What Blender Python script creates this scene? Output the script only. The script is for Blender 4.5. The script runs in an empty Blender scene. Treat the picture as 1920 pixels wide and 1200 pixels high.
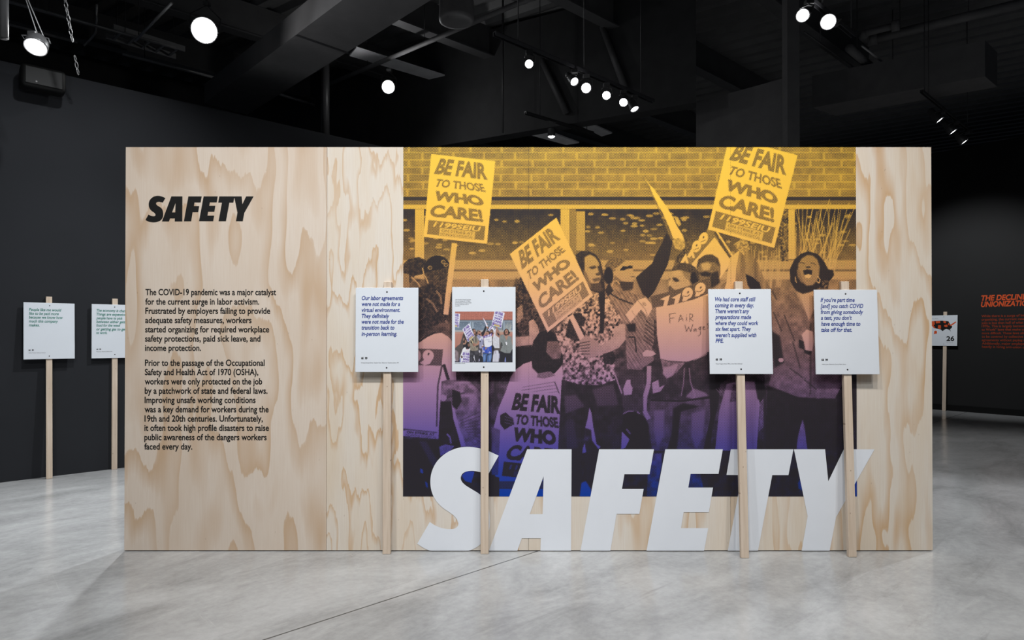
import bpy, bmesh, math, random
import numpy as np
from mathutils import Vector, Matrix

# ------------------------------------------------------------------ camera, world, lights, exposure
scene = bpy.context.scene
COL = scene.collection
F = 1200.0                       # focal length in pixels of the 1920 px wide frame
D = 3.862                        # camera to the front of the display wall
EYE = Vector((0.0, -D, 1.30))
PITCH = 0.0063
ROW = 629.0 - F * math.tan(PITCH)

cam_data = bpy.data.cameras.new('camera')
cam_data.sensor_width = 36.0
cam_data.lens = F / 1920 * 36.0
cam_data.shift_y = (ROW - 600.0) / 1920.0
cam_data.clip_start = 0.05
cam = bpy.data.objects.new('camera', cam_data)
cam.location = EYE
cam.rotation_euler = (math.pi / 2 + PITCH, 0, 0)
COL.objects.link(cam)
scene.camera = cam

world = bpy.data.worlds.new('dark_hall')
scene.world = world
world.use_nodes = True
world.node_tree.nodes['Background'].inputs[0].default_value = (0.6, 0.7, 0.9, 1)
world.node_tree.nodes['Background'].inputs[1].default_value = 0.03

scene.view_settings.view_transform = 'Standard'
scene.view_settings.look = 'None'
scene.view_settings.gamma = 1.0
scene.view_settings.exposure = 0.0
scene.view_settings.use_curve_mapping = False
scene.cycles.denoising_prefilter = 'NONE'


def spot(name, loc, aim, watts, angle=70, blend=0.6, color=(1, 1, 1), size=0.05, parent=None):
    l = bpy.data.lights.new(name, 'SPOT')
    l.energy = watts
    l.spot_size = math.radians(angle)
    l.spot_blend = blend
    l.color = color
    l.shadow_soft_size = size
    o = bpy.data.objects.new(name, l)
    o.location = loc
    d = (Vector(aim) - Vector(loc))
    o.rotation_euler = d.to_track_quat('-Z', 'Y').to_euler()
    COL.objects.link(o)
    if parent:
        o.parent = parent
    return o


WARM = (1.0, 0.95, 0.89)
COOL = (0.95, 0.98, 1.0)
# gallery spotlights on the tracks above and behind the camera, washing the display wall
for i, (x, y, ax, az, w, c) in enumerate([
        (-1.75, -2.3, -1.7, 1.55, 178, WARM), (-0.75, -2.2, -0.7, 1.7, 232, COOL),
        (0.35, -2.2, 0.4, 1.45, 232, COOL), (1.35, -2.3, 1.35, 1.5, 208, WARM),
        (2.35, -2.4, 2.2, 1.6, 178, WARM)]):
    spot('wall_washer', (x, y, 4.35), (ax, 0, az - 0.5), w * 0.86, 82, 0.9, c, 0.045)
# spotlights on the floor
spot('floor_light', (-2.6, -3.2, 4.4), (-2.6, -0.4, 0), 250, 80, 0.9, COOL, 0.06)
spot('floor_light', (0.4, -4.2, 4.4), (0.3, -1.2, 0), 150, 90, 0.9, (0.92, 0.96, 1), 0.06)
spot('floor_light', (3.0, -3.4, 4.4), (3.0, -0.6, 0), 155, 80, 0.9, (0.90, 0.96, 1), 0.06)
# spotlights behind the display wall that throw its shadow forward over the floor
spot('back_light', (-2.92, 2.22, 4.15), (-2.9, -0.6, 0), 400, 80, 0.7, COOL, 0.06)
spot('back_light', (6.0, 2.0, 4.2), (3.0, -1.0, 0), 420, 75, 0.7, (0.93, 0.97, 1), 0.06)
# spotlights on the dark walls at either side
spot('left_wall_light', (-2.55, 0.35, 4.35), (-4.2, 2.2, 1.2), 215, 88, 1.0, COOL, 0.05)
spot('left_floor_light', (-1.7, 1.9, 4.3), (-3.6, 1.0, 0), 330, 80, 0.8, COOL, 0.05)
spot('right_wall_light', (5.4, 5.0, 4.1), (7.9, 7.0, 1.7), 330, 60, 0.8, COOL, 0.05)
spot('right_floor_light', (5.6, 3.4, 4.3), (5.4, 2.6, 0), 170, 85, 0.8, (1, 1, 1), 0.05)

# ------------------------------------------------------------------ geometry helpers
FWD = Vector((0, math.cos(PITCH), math.sin(PITCH)))
UPV = Vector((0, -math.sin(PITCH), math.cos(PITCH)))


def ray(px, py):
    return FWD + Vector((1, 0, 0)) * ((px - 960) / F) + UPV * ((ROW - py) / F)


def on_plane(px, py, p, n):
    d = ray(px, py)
    t = (Vector(p) - EYE).dot(n) / d.dot(n)
    return EYE + d * t


def on_z(px, py, z):
    return on_plane(px, py, (0, 0, z), Vector((0, 0, 1)))


def on_y(px, py, y):
    return on_plane(px, py, (0, y, 0), Vector((0, 1, 0)))


def at_depth(px, py, dep):
    return on_y(px, py, dep - D)


def link(name, mesh, mats=None, parent=None, smooth=False):
    o = bpy.data.objects.new(name, mesh)
    COL.objects.link(o)
    if mats is not None:
        for m in (mats if isinstance(mats, (list, tuple)) else [mats]):
            mesh.materials.append(m)
    if parent is not None:
        o.parent = parent
    if smooth:
        for p in mesh.polygons:
            p.use_smooth = True
    return o


def from_bm(name, bm, mats=None, parent=None, smooth=False):
    me = bpy.data.meshes.new(name)
    bmesh.ops.recalc_face_normals(bm, faces=bm.faces[:])
    bm.to_mesh(me)
    bm.free()
    return link(name, me, mats, parent, smooth)


def tag(o, label, cat, group=None, kind=None):
    o['label'] = label
    o['category'] = cat
    if group:
        o['group'] = group
    if kind:
        o['kind'] = kind
    return o


def structure(o):
    o['kind'] = 'structure'
    return o


def empty(name, loc, rot=(0, 0, 0)):
    o = bpy.data.objects.new(name, None)
    o.empty_display_size = 0.1
    o.location = loc
    o.rotation_euler = rot
    COL.objects.link(o)
    return o


def add_box(bm, lo, hi, mat=None):
    vs = [bm.verts.new((x, y, z)) for z in (lo[2], hi[2]) for y in (lo[1], hi[1]) for x in (lo[0], hi[0])]
    if mat is not None:
        for v in vs:
            v.co = mat @ v.co
    for f in ((0, 1, 3, 2), (4, 6, 7, 5), (0, 4, 5, 1), (2, 3, 7, 6), (0, 2, 6, 4), (1, 5, 7, 3)):
        bm.faces.new([vs[i] for i in f])
    return vs


def bevel(bm, w, seg=2):
    bmesh.ops.bevel(bm, geom=bm.edges[:], offset=w, segments=seg, affect='EDGES', profile=0.5)


def box_obj(name, lo, hi, mat, parent=None, bev=0.0):
    bm = bmesh.new()
    add_box(bm, lo, hi)
    if bev:
        bevel(bm, bev)
    return from_bm(name, bm, mat, parent)


def add_tube(bm, pts, r, seg=10, caps=True):
    pts = [Vector(p) for p in pts]
    rings = []
    for i, p in enumerate(pts):
        a = pts[max(i - 1, 0)]
        b = pts[min(i + 1, len(pts) - 1)]
        t = (b - a).normalized()
        up = Vector((0, 0, 1)) if abs(t.z) < 0.9 else Vector((1, 0, 0))
        s = t.cross(up).normalized()
        u = s.cross(t)
        rr = r[i] if isinstance(r, (list, tuple)) else r
        rings.append([bm.verts.new(p + (s * math.cos(k * 2 * math.pi / seg) + u * math.sin(k * 2 * math.pi / seg)) * rr)
                      for k in range(seg)])
    for q in range(len(rings) - 1):
        for k in range(seg):
            bm.faces.new((rings[q][k], rings[q][(k + 1) % seg], rings[q + 1][(k + 1) % seg], rings[q + 1][k]))
    if caps:
        bm.faces.new(list(reversed(rings[0])))
        bm.faces.new(rings[-1])


def tube_obj(name, pts, r, mat, parent=None, seg=10):
    bm = bmesh.new()
    add_tube(bm, pts, r, seg)
    return from_bm(name, bm, mat, parent, True)


def add_lathe(bm, prof, seg=24, mat=None):
    rings = []
    for r, z in prof:
        if r < 1e-6:
            v = bm.verts.new((0, 0, z))
            rings.append([v])
        else:
            rings.append([bm.verts.new((r * math.cos(2 * math.pi * k / seg), r * math.sin(2 * math.pi * k / seg), z))
                          for k in range(seg)])
    if mat is not None:
        for rg in rings:
            for v in rg:
                v.co = mat @ v.co
    for a, b in zip(rings, rings[1:]):
        for k in range(seg):
            k2 = (k + 1) % seg
            if len(a) == 1 and len(b) == 1:
                continue
            if len(a) == 1:
                bm.faces.new((a[0], b[k], b[k2]))
            elif len(b) == 1:
                bm.faces.new((a[k], b[0], a[k2]))
            else:
                bm.faces.new((a[k], b[k], b[k2], a[k2]))


def prism(name, quad, height, mat, parent=None):
    """horizontal quad extruded upwards"""
    bm = bmesh.new()
    lo = [bm.verts.new(p) for p in quad]
    hi = [bm.verts.new(Vector(p) + Vector((0, 0, height))) for p in quad]
    bm.faces.new(lo)
    bm.faces.new(hi)
    n = len(quad)
    for i in range(n):
        bm.faces.new((lo[i], lo[(i + 1) % n], hi[(i + 1) % n], hi[i]))
    return from_bm(name, bm, mat, parent)


# ------------------------------------------------------------------ material helpers
def lin(c):
    c = c / 255.0
    return c / 12.92 if c <= 0.04045 else ((c + 0.055) / 1.055) ** 2.4


def srgb(r, g, b, k=1.0):
    return (min(lin(r) * k, 0.98), min(lin(g) * k, 0.98), min(lin(b) * k, 0.98), 1.0)


class NT:
    def __init__(self, name, rough=0.6, spec=0.3, color=None, metal=0.0):
        self.m = bpy.data.materials.new(name)
        self.m.use_nodes = True
        self.t = self.m.node_tree
        self.b = self.t.nodes['Principled BSDF']
        self.b.inputs['Roughness'].default_value = rough
        self.b.inputs['Specular IOR Level'].default_value = spec
        self.b.inputs['Metallic'].default_value = metal
        if color:
            self.b.inputs['Base Color'].default_value = color

    def n(self, kind, **kw):
        nd = self.t.nodes.new(kind)
        for k, v in kw.items():
            setattr(nd, k, v)
        return nd

    def l(self, a, b):
        self.t.links.new(a, b)

    def inp(self, sock, v):
        if isinstance(v, bpy.types.NodeSocket):
            self.l(v, sock)
        elif v is not None:
            sock.default_value = v

    def math(self, op, a, b=None, c=None, clamp=False):
        nd = self.n('ShaderNodeMath', operation=op)
        nd.use_clamp = clamp
        self.inp(nd.inputs[0], a)
        self.inp(nd.inputs[1], b)
        self.inp(nd.inputs[2], c)
        return nd.outputs[0]

    def vec(self, x, y, z):
        nd = self.n('ShaderNodeCombineXYZ')
        for s, v in zip(nd.inputs, (x, y, z)):
            self.inp(s, v)
        return nd.outputs[0]

    def coord(self, out='Object'):
        nd = self.n('ShaderNodeTexCoord')
        sp = self.n('ShaderNodeSeparateXYZ')
        self.l(nd.outputs[out], sp.inputs[0])
        return nd.outputs[out], sp.outputs[0], sp.outputs[1], sp.outputs[2]

    def noise(self, vec, scale=1.0, detail=3.0, rough=0.5, dist=0.0):
        nd = self.n('ShaderNodeTexNoise')
        self.inp(nd.inputs['Vector'], vec)
        nd.inputs['Scale'].default_value = scale
        nd.inputs['Detail'].default_value = detail
        nd.inputs['Roughness'].default_value = rough
        nd.inputs['Distortion'].default_value = dist
        return nd.outputs[0]

    def ramp(self, fac, stops, interp='LINEAR'):
        nd = self.n('ShaderNodeValToRGB')
        cr = nd.color_ramp
        cr.interpolation = interp
        while len(cr.elements) < len(stops):
            cr.elements.new(0.5)
        for e, (p, c) in zip(cr.elements, stops):
            e.position = p
            e.color = c if len(c) == 4 else (*c, 1)
        self.l(fac, nd.inputs[0])
        return nd.outputs[0]

    def mix(self, fac, a, b, blend='MIX'):
        nd = self.n('ShaderNodeMix', data_type='RGBA', blend_type=blend)
        self.inp(nd.inputs[0], fac)
        self.inp(nd.inputs[6], a)
        self.inp(nd.inputs[7], b)
        return nd.outputs[2]

    def color(self, c):
        self.inp(self.b.inputs['Base Color'], c)

    def bump(self, h, strength=0.2, dist=0.01):
        nd = self.n('ShaderNodeBump')
        nd.inputs['Strength'].default_value = strength
        nd.inputs['Distance'].default_value = dist
        self.l(h, nd.inputs['Height'])
        self.l(nd.outputs[0], self.b.inputs['Normal'])


def plain(name, col, rough=0.6, spec=0.3, metal=0.0, vary=0.08, scale=6.0):
    """a plain painted surface with slight unevenness"""
    N = NT(name, rough, spec, None, metal)
    v, x, y, z = N.coord()
    f = N.noise(v, scale, 4)
    d = [min(1, c * (1 - vary)) for c in col[:3]]
    u = [min(1, c * (1 + vary)) for c in col[:3]]
    N.color(N.ramp(f, [(0.3, (*d, 1)), (0.7, (*u, 1))]))
    return N.m


def plywood(name, seed, fx, fz, bands, jag, pale, mid, dark, lo=0.5, width=0.28, slope=(2.0, 0.7)):
    N = NT(name, 0.5, 0.25)
    v, x, y, z = N.coord()
    wob = N.noise(N.vec(N.math('MULTIPLY', x, 32.0), seed, N.math('MULTIPLY', z, 2.5)), 1.0, 4, 0.65)
    z2 = N.math('MULTIPLY_ADD', N.math('SUBTRACT', wob, 0.5), jag, z)
    h = N.noise(N.vec(N.math('MULTIPLY', x, fx), seed * 3.7, N.math('MULTIPLY', z2, fz)), 1.0, 2.2, 0.5)
    f = N.math('FRACT', N.math('ADD', N.math('MULTIPLY', h, bands), N.math('ADD', N.math('MULTIPLY', x, slope[0]), N.math('MULTIPLY', z2, slope[1]))))
    grain = N.ramp(f, [(0.0, (0, 0, 0, 1)), (lo, (0, 0, 0, 1)), (lo + width * 0.6, (0.45, 0.45, 0.45, 1)),
                       (0.95, (1, 1, 1, 1)), (0.985, (0.75, 0.75, 0.75, 1)), (1.0, (0, 0, 0, 1))])
    msk = N.noise(N.vec(N.math('MULTIPLY', x, 2.5), seed + 9, N.math('MULTIPLY', z, 1.2)), 1.0, 2)
    msk = N.ramp(msk, [(0.3, (0.35, 0.35, 0.35, 1)), (0.6, (1, 1, 1, 1))])
    g = N.math('MULTIPLY', grain, msk)
    fib = N.noise(N.vec(N.math('MULTIPLY', x, 160.0), 0.0, N.math('MULTIPLY', z, 5.0)), 1.0, 4, 0.6)
    base = N.mix(N.ramp(N.noise(N.vec(N.math('MULTIPLY', x, 5.0), seed, N.math('MULTIPLY', z, 0.9)), 1.0, 3),
                        [(0.35, (0, 0, 0, 1)), (0.7, (1, 1, 1, 1))]), pale, mid)
    c = N.mix(N.math('MULTIPLY', g, 0.85), base, dark)
    c = N.mix(N.ramp(fib, [(0.35, (0.16, 0.16, 0.16, 1)), (0.65, (0, 0, 0, 1))]), c, (0.55, 0.38, 0.24, 1))
    sp = N.n('ShaderNodeTexVoronoi')
    N.l(N.vec(N.math('MULTIPLY', x, 16.0), seed, N.math('MULTIPLY', z, 7.0)), sp.inputs['Vector'])
    sp.inputs['Scale'].default_value = 1.0
    c = N.mix(N.ramp(sp.outputs['Distance'], [(0.0, (0.5, 0.5, 0.5, 1)), (0.05, (0, 0, 0, 1))]), c, (0.22, 0.13, 0.08, 1))
    N.color(c)
    return N.m


def lumber(name):
    N = NT(name, 0.6, 0.2)
    info = N.n('ShaderNodeObjectInfo')
    r = N.math('MULTIPLY', info.outputs['Random'], 37.0)
    v, x, y, z = N.coord()
    xx = N.math('ADD', x, r)
    f = N.noise(N.vec(N.math('MULTIPLY', xx, 70.0), N.math('MULTIPLY', y, 70.0), N.math('MULTIPLY', z, 3.0)), 1.0, 3)
    c = N.ramp(f, [(0.3, (0.60, 0.475, 0.36, 1)), (0.7, (0.72, 0.60, 0.49, 1))])
    k = N.n('ShaderNodeTexVoronoi')
    N.l(N.vec(N.math('MULTIPLY', xx, 26.0), r, N.math('MULTIPLY', z, 15.0)), k.inputs['Vector'])
    k.inputs['Scale'].default_value = 1.0
    c = N.mix(N.ramp(k.outputs['Distance'], [(0.0, (0.9, 0.9, 0.9, 1)), (0.05, (0.5, 0.5, 0.5, 1)), (0.09, (0, 0, 0, 1))]),
              c, (0.20, 0.10, 0.055, 1))
    N.color(c)
    return N.m


WOOD_A = dict(pale=(0.74, 0.645, 0.555, 1), mid=(0.69, 0.575, 0.47, 1), dark=(0.56, 0.38, 0.235, 1))
WOOD_B = dict(pale=(0.765, 0.705, 0.63, 1), mid=(0.735, 0.63, 0.505, 1), dark=(0.60, 0.375, 0.19, 1))
M_PLY = [plywood('plywood_broad_grain', 3.1, 2.7, 0.72, 7.0, 0.16, lo=0.42, width=0.38, slope=(2.6, 1.0), **WOOD_A),
         plywood('plywood_flame_grain', 11.7, 7.0, 1.5, 4.6, 0.24, lo=0.70, width=0.2, slope=(1.5, 1.6), **WOOD_B),
         plywood('plywood_plain_grain', 21.3, 4.6, 0.85, 5.0, 0.16, lo=0.6, width=0.25, slope=(3.0, 0.5), **WOOD_B),
         plywood('plywood_wavy_grain', 41.2, 5.2, 0.95, 5.5, 0.16, lo=0.45, width=0.38, slope=(2.2, 0.8), **WOOD_B)]
M_LUMBER = lumber('pine_lumber')
M_BLACK = plain('black_paint', (0.022, 0.022, 0.023), 0.55, 0.25)
M_DECK = plain('dark_deck_paint', (0.15, 0.15, 0.152), 0.5, 0.3)
M_METAL = plain('black_metal', (0.05, 0.05, 0.052), 0.4, 0.4)
M_CONDUIT = plain('grey_conduit', (0.45, 0.45, 0.45), 0.35, 0.5, 0.3)
M_DUCT = plain('dark_duct', (0.15, 0.147, 0.15), 0.6, 0.25)
M_BEAM = plain('black_steel_beam', (0.10, 0.10, 0.103), 0.5, 0.3)
M_PALE = plain('pale_ceiling_board', (0.78, 0.78, 0.80), 0.8, 0.1)
M_WALL_L = plain('charcoal_wall_paint', (0.0235, 0.0250, 0.0290), 0.75, 0.15, vary=0.06, scale=1.2)
M_WALL_R = plain('black_wall_paint', (0.020, 0.020, 0.0205), 0.7, 0.15, vary=0.05, scale=1.2)
M_BASE = plain('black_baseboard', (0.006, 0.006, 0.006), 0.5, 0.2)
M_BOARD = plain('white_placard_board', (0.735, 0.775, 0.83), 0.55, 0.2, vary=0.01)
M_BOARD_EDGE = plain('placard_edge', (0.82, 0.84, 0.86), 0.6, 0.2, vary=0.01)
M_VINYL = plain('white_vinyl', (0.80, 0.83, 0.885), 0.5, 0.2, vary=0.01)
M_INK = plain('black_vinyl', (0.010, 0.010, 0.010), 0.55, 0.2)
M_BLUE = plain('blue_ink', (0.028, 0.055, 0.27), 0.6, 0.2)
M_GREEN = plain('green_ink', (0.02, 0.20, 0.15), 0.6, 0.2)
M_GREY = plain('grey_ink', (0.14, 0.14, 0.15), 0.6, 0.2)
M_ORANGE = plain('orange_vinyl', (0.72, 0.095, 0.022), 0.6, 0.2)
M_RUST = plain('dull_orange_vinyl', (0.30, 0.040, 0.012), 0.6, 0.2)
M_SCREW = plain('black_screw', (0.012, 0.012, 0.012), 0.4, 0.4)


def emitter(name, col, s):
    N = NT(name, 0.4, 0.2, (0.8, 0.8, 0.8, 1))
    N.b.inputs['Emission Color'].default_value = (*col, 1)
    N.b.inputs['Emission Strength'].default_value = s
    return N.m


M_LENS = emitter('lit_lamp_lens', (0.96, 0.98, 1.0), 22.0)
M_LENS_BRIGHT = emitter('brightly_lit_lamp_lens', (0.96, 0.98, 1.0), 150.0)

# ------------------------------------------------------------------ the setting
AX = Vector((0.742, 0.671, 0)).normalized()       # building grid: along the left wall
BX = Vector((-AX.y, AX.x, 0))                     # along the right wall
PHI_L = math.atan2(AX.y, AX.x)
WL = on_z(0, 905, 0)                              # a point on the left wall's foot
WR = on_z(1750, 767.5, 0)                         # points on the right wall's foot
WR2 = on_z(1920, 780.8, 0)
NL = Vector((AX.y, -AX.x, 0))                     # normals into the hall
RD = (WR2 - WR).normalized()
NR = Vector((RD.y, -RD.x, 0))

# floor: ground concrete with two sawn control joints
N = NT('polished_concrete', 0.3, 0.45)
v, x, y, z = N.coord()
u_ = N.math('ADD', N.math('MULTIPLY', x, AX.x), N.math('MULTIPLY', y, AX.y))
w_ = N.math('ADD', N.math('MULTIPLY', x, BX.x), N.math('MULTIPLY', y, BX.y))
big = N.noise(v, 0.55, 4, 0.6, 0.4)
med = N.noise(N.vec(N.math('MULTIPLY', u_, 1.3), N.math('MULTIPLY', w_, 2.4), 0.0), 1.0, 11, 0.68, 0.5)
fine = N.noise(v, 26.0, 5, 0.65)
streak = N.noise(N.vec(N.math('MULTIPLY', u_, 1.0), N.math('MULTIPLY', w_, 9.0), 3.0), 1.0, 5, 0.7, 0.6)
c = N.ramp(big, [(0.35, (0.30, 0.303, 0.305, 1)), (0.65, (0.47, 0.475, 0.48, 1))])
c = N.mix(0.68, c, N.ramp(med, [(0.33, (0.20, 0.203, 0.205, 1)), (0.48, (0.40, 0.405, 0.408, 1)), (0.64, (0.58, 0.586, 0.59, 1))]))
c = N.mix(N.ramp(streak, [(0.60, (0, 0, 0, 1)), (0.74, (0.32, 0.32, 0.32, 1))]), c, (0.60, 0.60, 0.59, 1))
c = N.mix(N.ramp(streak, [(0.26, (0.45, 0.45, 0.45, 1)), (0.40, (0, 0, 0, 1))]), c, (0.20, 0.20, 0.195, 1))
c = N.mix(0.2, c, N.ramp(fine, [(0.3, (0.22, 0.22, 0.22, 1)), (0.7, (0.56, 0.56, 0.56, 1))]), 'MIX')
scr = N.noise(N.vec(N.math('MULTIPLY', u_, 55.0), N.math('MULTIPLY', w_, 1.6), 7.0), 1.0, 3, 0.6, 1.2)
c = N.mix(N.ramp(scr, [(0.70, (0, 0, 0, 1)), (0.76, (0.30, 0.30, 0.30, 1))]), c, (0.66, 0.66, 0.65, 1))
for (a, b, wd) in (((500, 1198), (1003, 1035), 0.005),):
    pa, pb = on_z(*a, 0), on_z(*b, 0)
    d_ = (pb - pa).normalized()
    nx, ny = -d_.y, d_.x
    dist = N.math('ABSOLUTE', N.math('SUBTRACT', N.math('ADD', N.math('MULTIPLY', x, nx), N.math('MULTIPLY', y, ny)),
                                     pa.x * nx + pa.y * ny))
    c = N.mix(N.ramp(N.math('DIVIDE', dist, wd * 2), [(0.40, (0.9, 0.9, 0.9, 1)), (0.55, (0, 0, 0, 1))]), c, (0.035, 0.035, 0.035, 1))
N.color(c)
N.l(N.ramp(med, [(0.3, (0.26, 0.26, 0.26, 1)), (0.7, (0.12, 0.12, 0.12, 1))]), N.b.inputs['Roughness'])
N.bump(fine, 0.05, 0.004)
M_FLOOR = N.m

bm = bmesh.new()
bmesh.ops.create_grid(bm, x_segments=1, y_segments=1, size=16)
for v_ in bm.verts:
    v_.co += Vector((1, 4, 0))
structure(from_bm('floor', bm, M_FLOOR))


def wall_slab(name, p, d, n, s0, s1, height, mat, z0=0.0, thick=0.15):
    bm = bmesh.new()
    q = [p + d * s0, p + d * s1, p + d * s1 - n * thick, p + d * s0 - n * thick]
    lo = [bm.verts.new((a.x, a.y, z0)) for a in q]
    hi = [bm.verts.new((a.x, a.y, height)) for a in q]
    bm.faces.new(lo)
    bm.faces.new(hi)
    for i in range(4):
        bm.faces.new((lo[i], lo[(i + 1) % 4], hi[(i + 1) % 4], hi[i]))
    return structure(from_bm(name, bm, mat))


corner = ((WR - WL).x * RD.y - (WR - WL).y * RD.x) / (AX.x * RD.y - AX.y * RD.x)
wall_slab('wall_left', WL, AX, NL, -4.5, corner, 3.735, M_WALL_L)
s_c = (WL + AX * corner - WR).dot(RD)
wall_slab('wall_right', WR, RD, NR, s_c, 5.5, 4.51, M_WALL_R)
bm = bmesh.new()
q = [WR + RD * s_c + NR * 0.0005, WR + RD * 5.5 + NR * 0.0005, WR + RD * 5.5 + NR * 0.014, WR + RD * s_c + NR * 0.014]
lo = [bm.verts.new((a.x, a.y, 0.0)) for a in q]
hi = [bm.verts.new((a.x, a.y, 0.10)) for a in q]
bm.faces.new(lo); bm.faces.new(hi)
for i in range(4):
    bm.faces.new((lo[i], lo[(i + 1) % 4], hi[(i + 1) % 4], hi[i]))
structure(from_bm('baseboard_right', bm, M_BASE))

# corrugated steel deck overhead
DX = Vector((-0.826, 0.563, 0)).normalized()
EX = Vector((DX.y, -DX.x, 0))
bm = bmesh.new()
Zc = 5.6
prof = []
per = 0.30
k = -60
while k <= 60:
    b0 = k * per
    prof += [(b0, 0.0), (b0 + 0.10, 0.0), (b0 + 0.15, 0.07), (b0 + 0.25, 0.07)]
    k += 1
C0 = Vector((2, 7, 0))
ra, rb = [], []
for (s, h) in prof:
    p = C0 + EX * s
    ra.append(bm.verts.new((p.x + DX.x * 18, p.y + DX.y * 18, Zc + h)))
    rb.append(bm.verts.new((p.x - DX.x * 18, p.y - DX.y * 18, Zc + h)))
for i in range(len(ra) - 1):
    bm.faces.new((ra[i], ra[i + 1], rb[i + 1], rb[i]))
structure(from_bm('ceiling', bm, M_DECK))

# ------------------------------------------------------------------ lettering
_fontcache = {}


def text_geo(body, bold=0.0, shear=0.0):
    key = (body, bold, shear)
    if key in _fontcache:
        return _fontcache[key]
    cu = bpy.data.curves.new('lettering', 'FONT')
    cu.body = body
    cu.size = 1.0
    cu.offset = bold
    cu.shear = shear
    cu.resolution_u = 4
    cu.dimensions = '2D'
    cu.fill_mode = 'FRONT'
    ob = bpy.data.objects.new('lettering', cu)
    COL.objects.link(ob)
    bpy.context.view_layer.update()
    dg = bpy.context.evaluated_depsgraph_get()
    me = bpy.data.meshes.new_from_object(ob.evaluated_get(dg))
    vs = np.array([v.co[:2] for v in me.vertices]).reshape(-1, 2)
    fs = [tuple(p.vertices) for p in me.polygons]
    bpy.data.meshes.remove(me)
    bpy.data.objects.remove(ob)
    bpy.data.curves.remove(cu)
    _fontcache[key] = (vs, fs)
    return vs, fs


_v, _ = text_geo('H')
CAP = float(_v[:, 1].max() - _v[:, 1].min())


def letter_lines(name, lines, conv, cap_px, mat, parent, off, bold=0.0, shear=0.0):
    """lines: (text, x0, x1, baseline) in photo pixels; conv(px,py)->(x,z) on the plane; off: local y"""
    verts, faces = [], []
    for (body, x0, x1, yb) in lines:
        vs, fs = text_geo(body, bold, shear)
        a = vs[:, 0].min()
        wdt = vs[:, 0].max() - a
        l0, zb = conv(x0, yb)
        l1, _ = conv(x1, yb)
        _, zt = conv((x0 + x1) / 2, yb - cap_px)
        _, zm = conv((x0 + x1) / 2, yb)
        sx = (l1 - l0) / wdt
        sz = (zt - zm) / CAP
        base = len(verts)
        for (p, q_) in vs:
            verts.append((l0 + (p - a) * sx, off, zm + q_ * sz))
        faces += [tuple(base + i for i in f) for f in fs]
    me = bpy.data.meshes.new(name)
    me.from_pydata(verts, [], faces)
    me.update()
    return link(name, me, mat, parent)


def poly_obj(name, polys, conv, off, mat, parent, depth=0.0):
    """flat shapes: each entry is (outer loop, [holes]) in photo pixels, cut from thin sheet"""
    cu = bpy.data.curves.new('cut', 'CURVE')
    cu.dimensions = '2D'
    cu.fill_mode = 'FRONT'
    for loops in polys:
        for lp in loops:
            sp = cu.splines.new('POLY')
            sp.points.add(len(lp) - 1)
            sp.use_cyclic_u = True
            for q_, (px, py) in zip(sp.points, lp):
                a, b = conv(px, py)
                q_.co = (a, b, 0, 1)
    ob = bpy.data.objects.new('cut', cu)
    COL.objects.link(ob)
    bpy.context.view_layer.update()
    me = bpy.data.meshes.new_from_object(ob.evaluated_get(bpy.context.evaluated_depsgraph_get()))
    bpy.data.objects.remove(ob)
    bpy.data.curves.remove(cu)
    for v in me.vertices:
        v.co = (v.co.x, off, v.co.y)
    me.materials.clear()
    me.update()
    return link(name, me, mat, parent)


def smooth_pts(pts, n=8):
    out = []
    m = len(pts)
    for i in range(m - 1):
        p0 = pts[max(i - 1, 0)]
        p1, p2 = pts[i], pts[i + 1]
        p3 = pts[min(i + 2, m - 1)]
        for k in range(n):
            t = k / n
            out.append(tuple(0.5 * (2 * b + (c_ - a) * t + (2 * a - 5 * b + 4 * c_ - d_) * t * t + (3 * b - a - 3 * c_ + d_) * t ** 3)
                             for a, b, c_, d_ in zip(p0, p1, p2, p3)))
    out.append(pts[-1])
    return out


def c7(pts):
    return [(640 + a / 3, 800 + b / 3) for a, b in pts]


def c8(pts):
    return [(1280 + a / 3, 800 + b / 3) for a, b in pts]


S_OUT = smooth_pts([(885, 163), (835, 140), (780, 122), (715, 113), (650, 121), (590, 148), (540, 193), (510, 250), (501, 310),
                    (510, 370), (535, 418), (570, 455), (610, 482), (640, 507), (657, 537), (654, 560), (635, 573), (600, 575),
                    (560, 568), (525, 553), (498, 535)])
S_BOT = smooth_pts([(427, 658), (470, 685), (520, 702), (600, 712), (680, 706), (750, 684), (800, 643), (828, 590), (836, 530),
                    (828, 460), (806, 408), (775, 377), (735, 352), (700, 330), (678, 308), (672, 285), (684, 262), (708, 251),
                    (740, 248), (780, 255), (828, 265)])
BIG = [('S', [c7(S_OUT + S_BOT)]),
       ('A', [c7([(830, 697), (1045, 127), (1295, 127), (1292, 697), (1120, 697), (1122, 627), (1015, 627), (990, 697)]),
              c7([(1138, 278), (1132, 491), (1060, 491)])]),
       ('F', [c7([(1345, 699), (1450, 127), (1758, 127), (1733, 267), (1592, 267), (1578, 350), (1700, 350), (1676, 490), (1548, 490), (1513, 699)])]),
       ('E', [[(1212, 1033)] + [(1247.3, 842.3)] + c8([(225, 127), (201, 265), (44, 265), (31, 342), (170, 342), (147, 480), (5, 480), (-10, 570), (143, 570), (120, 700)])]),
       ('T', [c8([(270, 127), (622, 127), (594, 272), (503, 272), (423, 702), (253, 702), (332, 272), (246, 271)])]),
       ('Y', [c8([(625, 127), (800, 127), (818, 307), (905, 127), (1078, 127), (862, 508), (826, 702), (668, 702), (702, 503)])])]

HEAD_BOX = {'S': (157, 412, 118, 458), 'A': (368, 632, 125, 448), 'F': (650, 880, 125, 446), 'E': (845, 1086, 125, 445),
            'T': (1092, 1302, 125, 445), 'Y': (1296, 1547, 125, 445)}
exec_px = None

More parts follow.
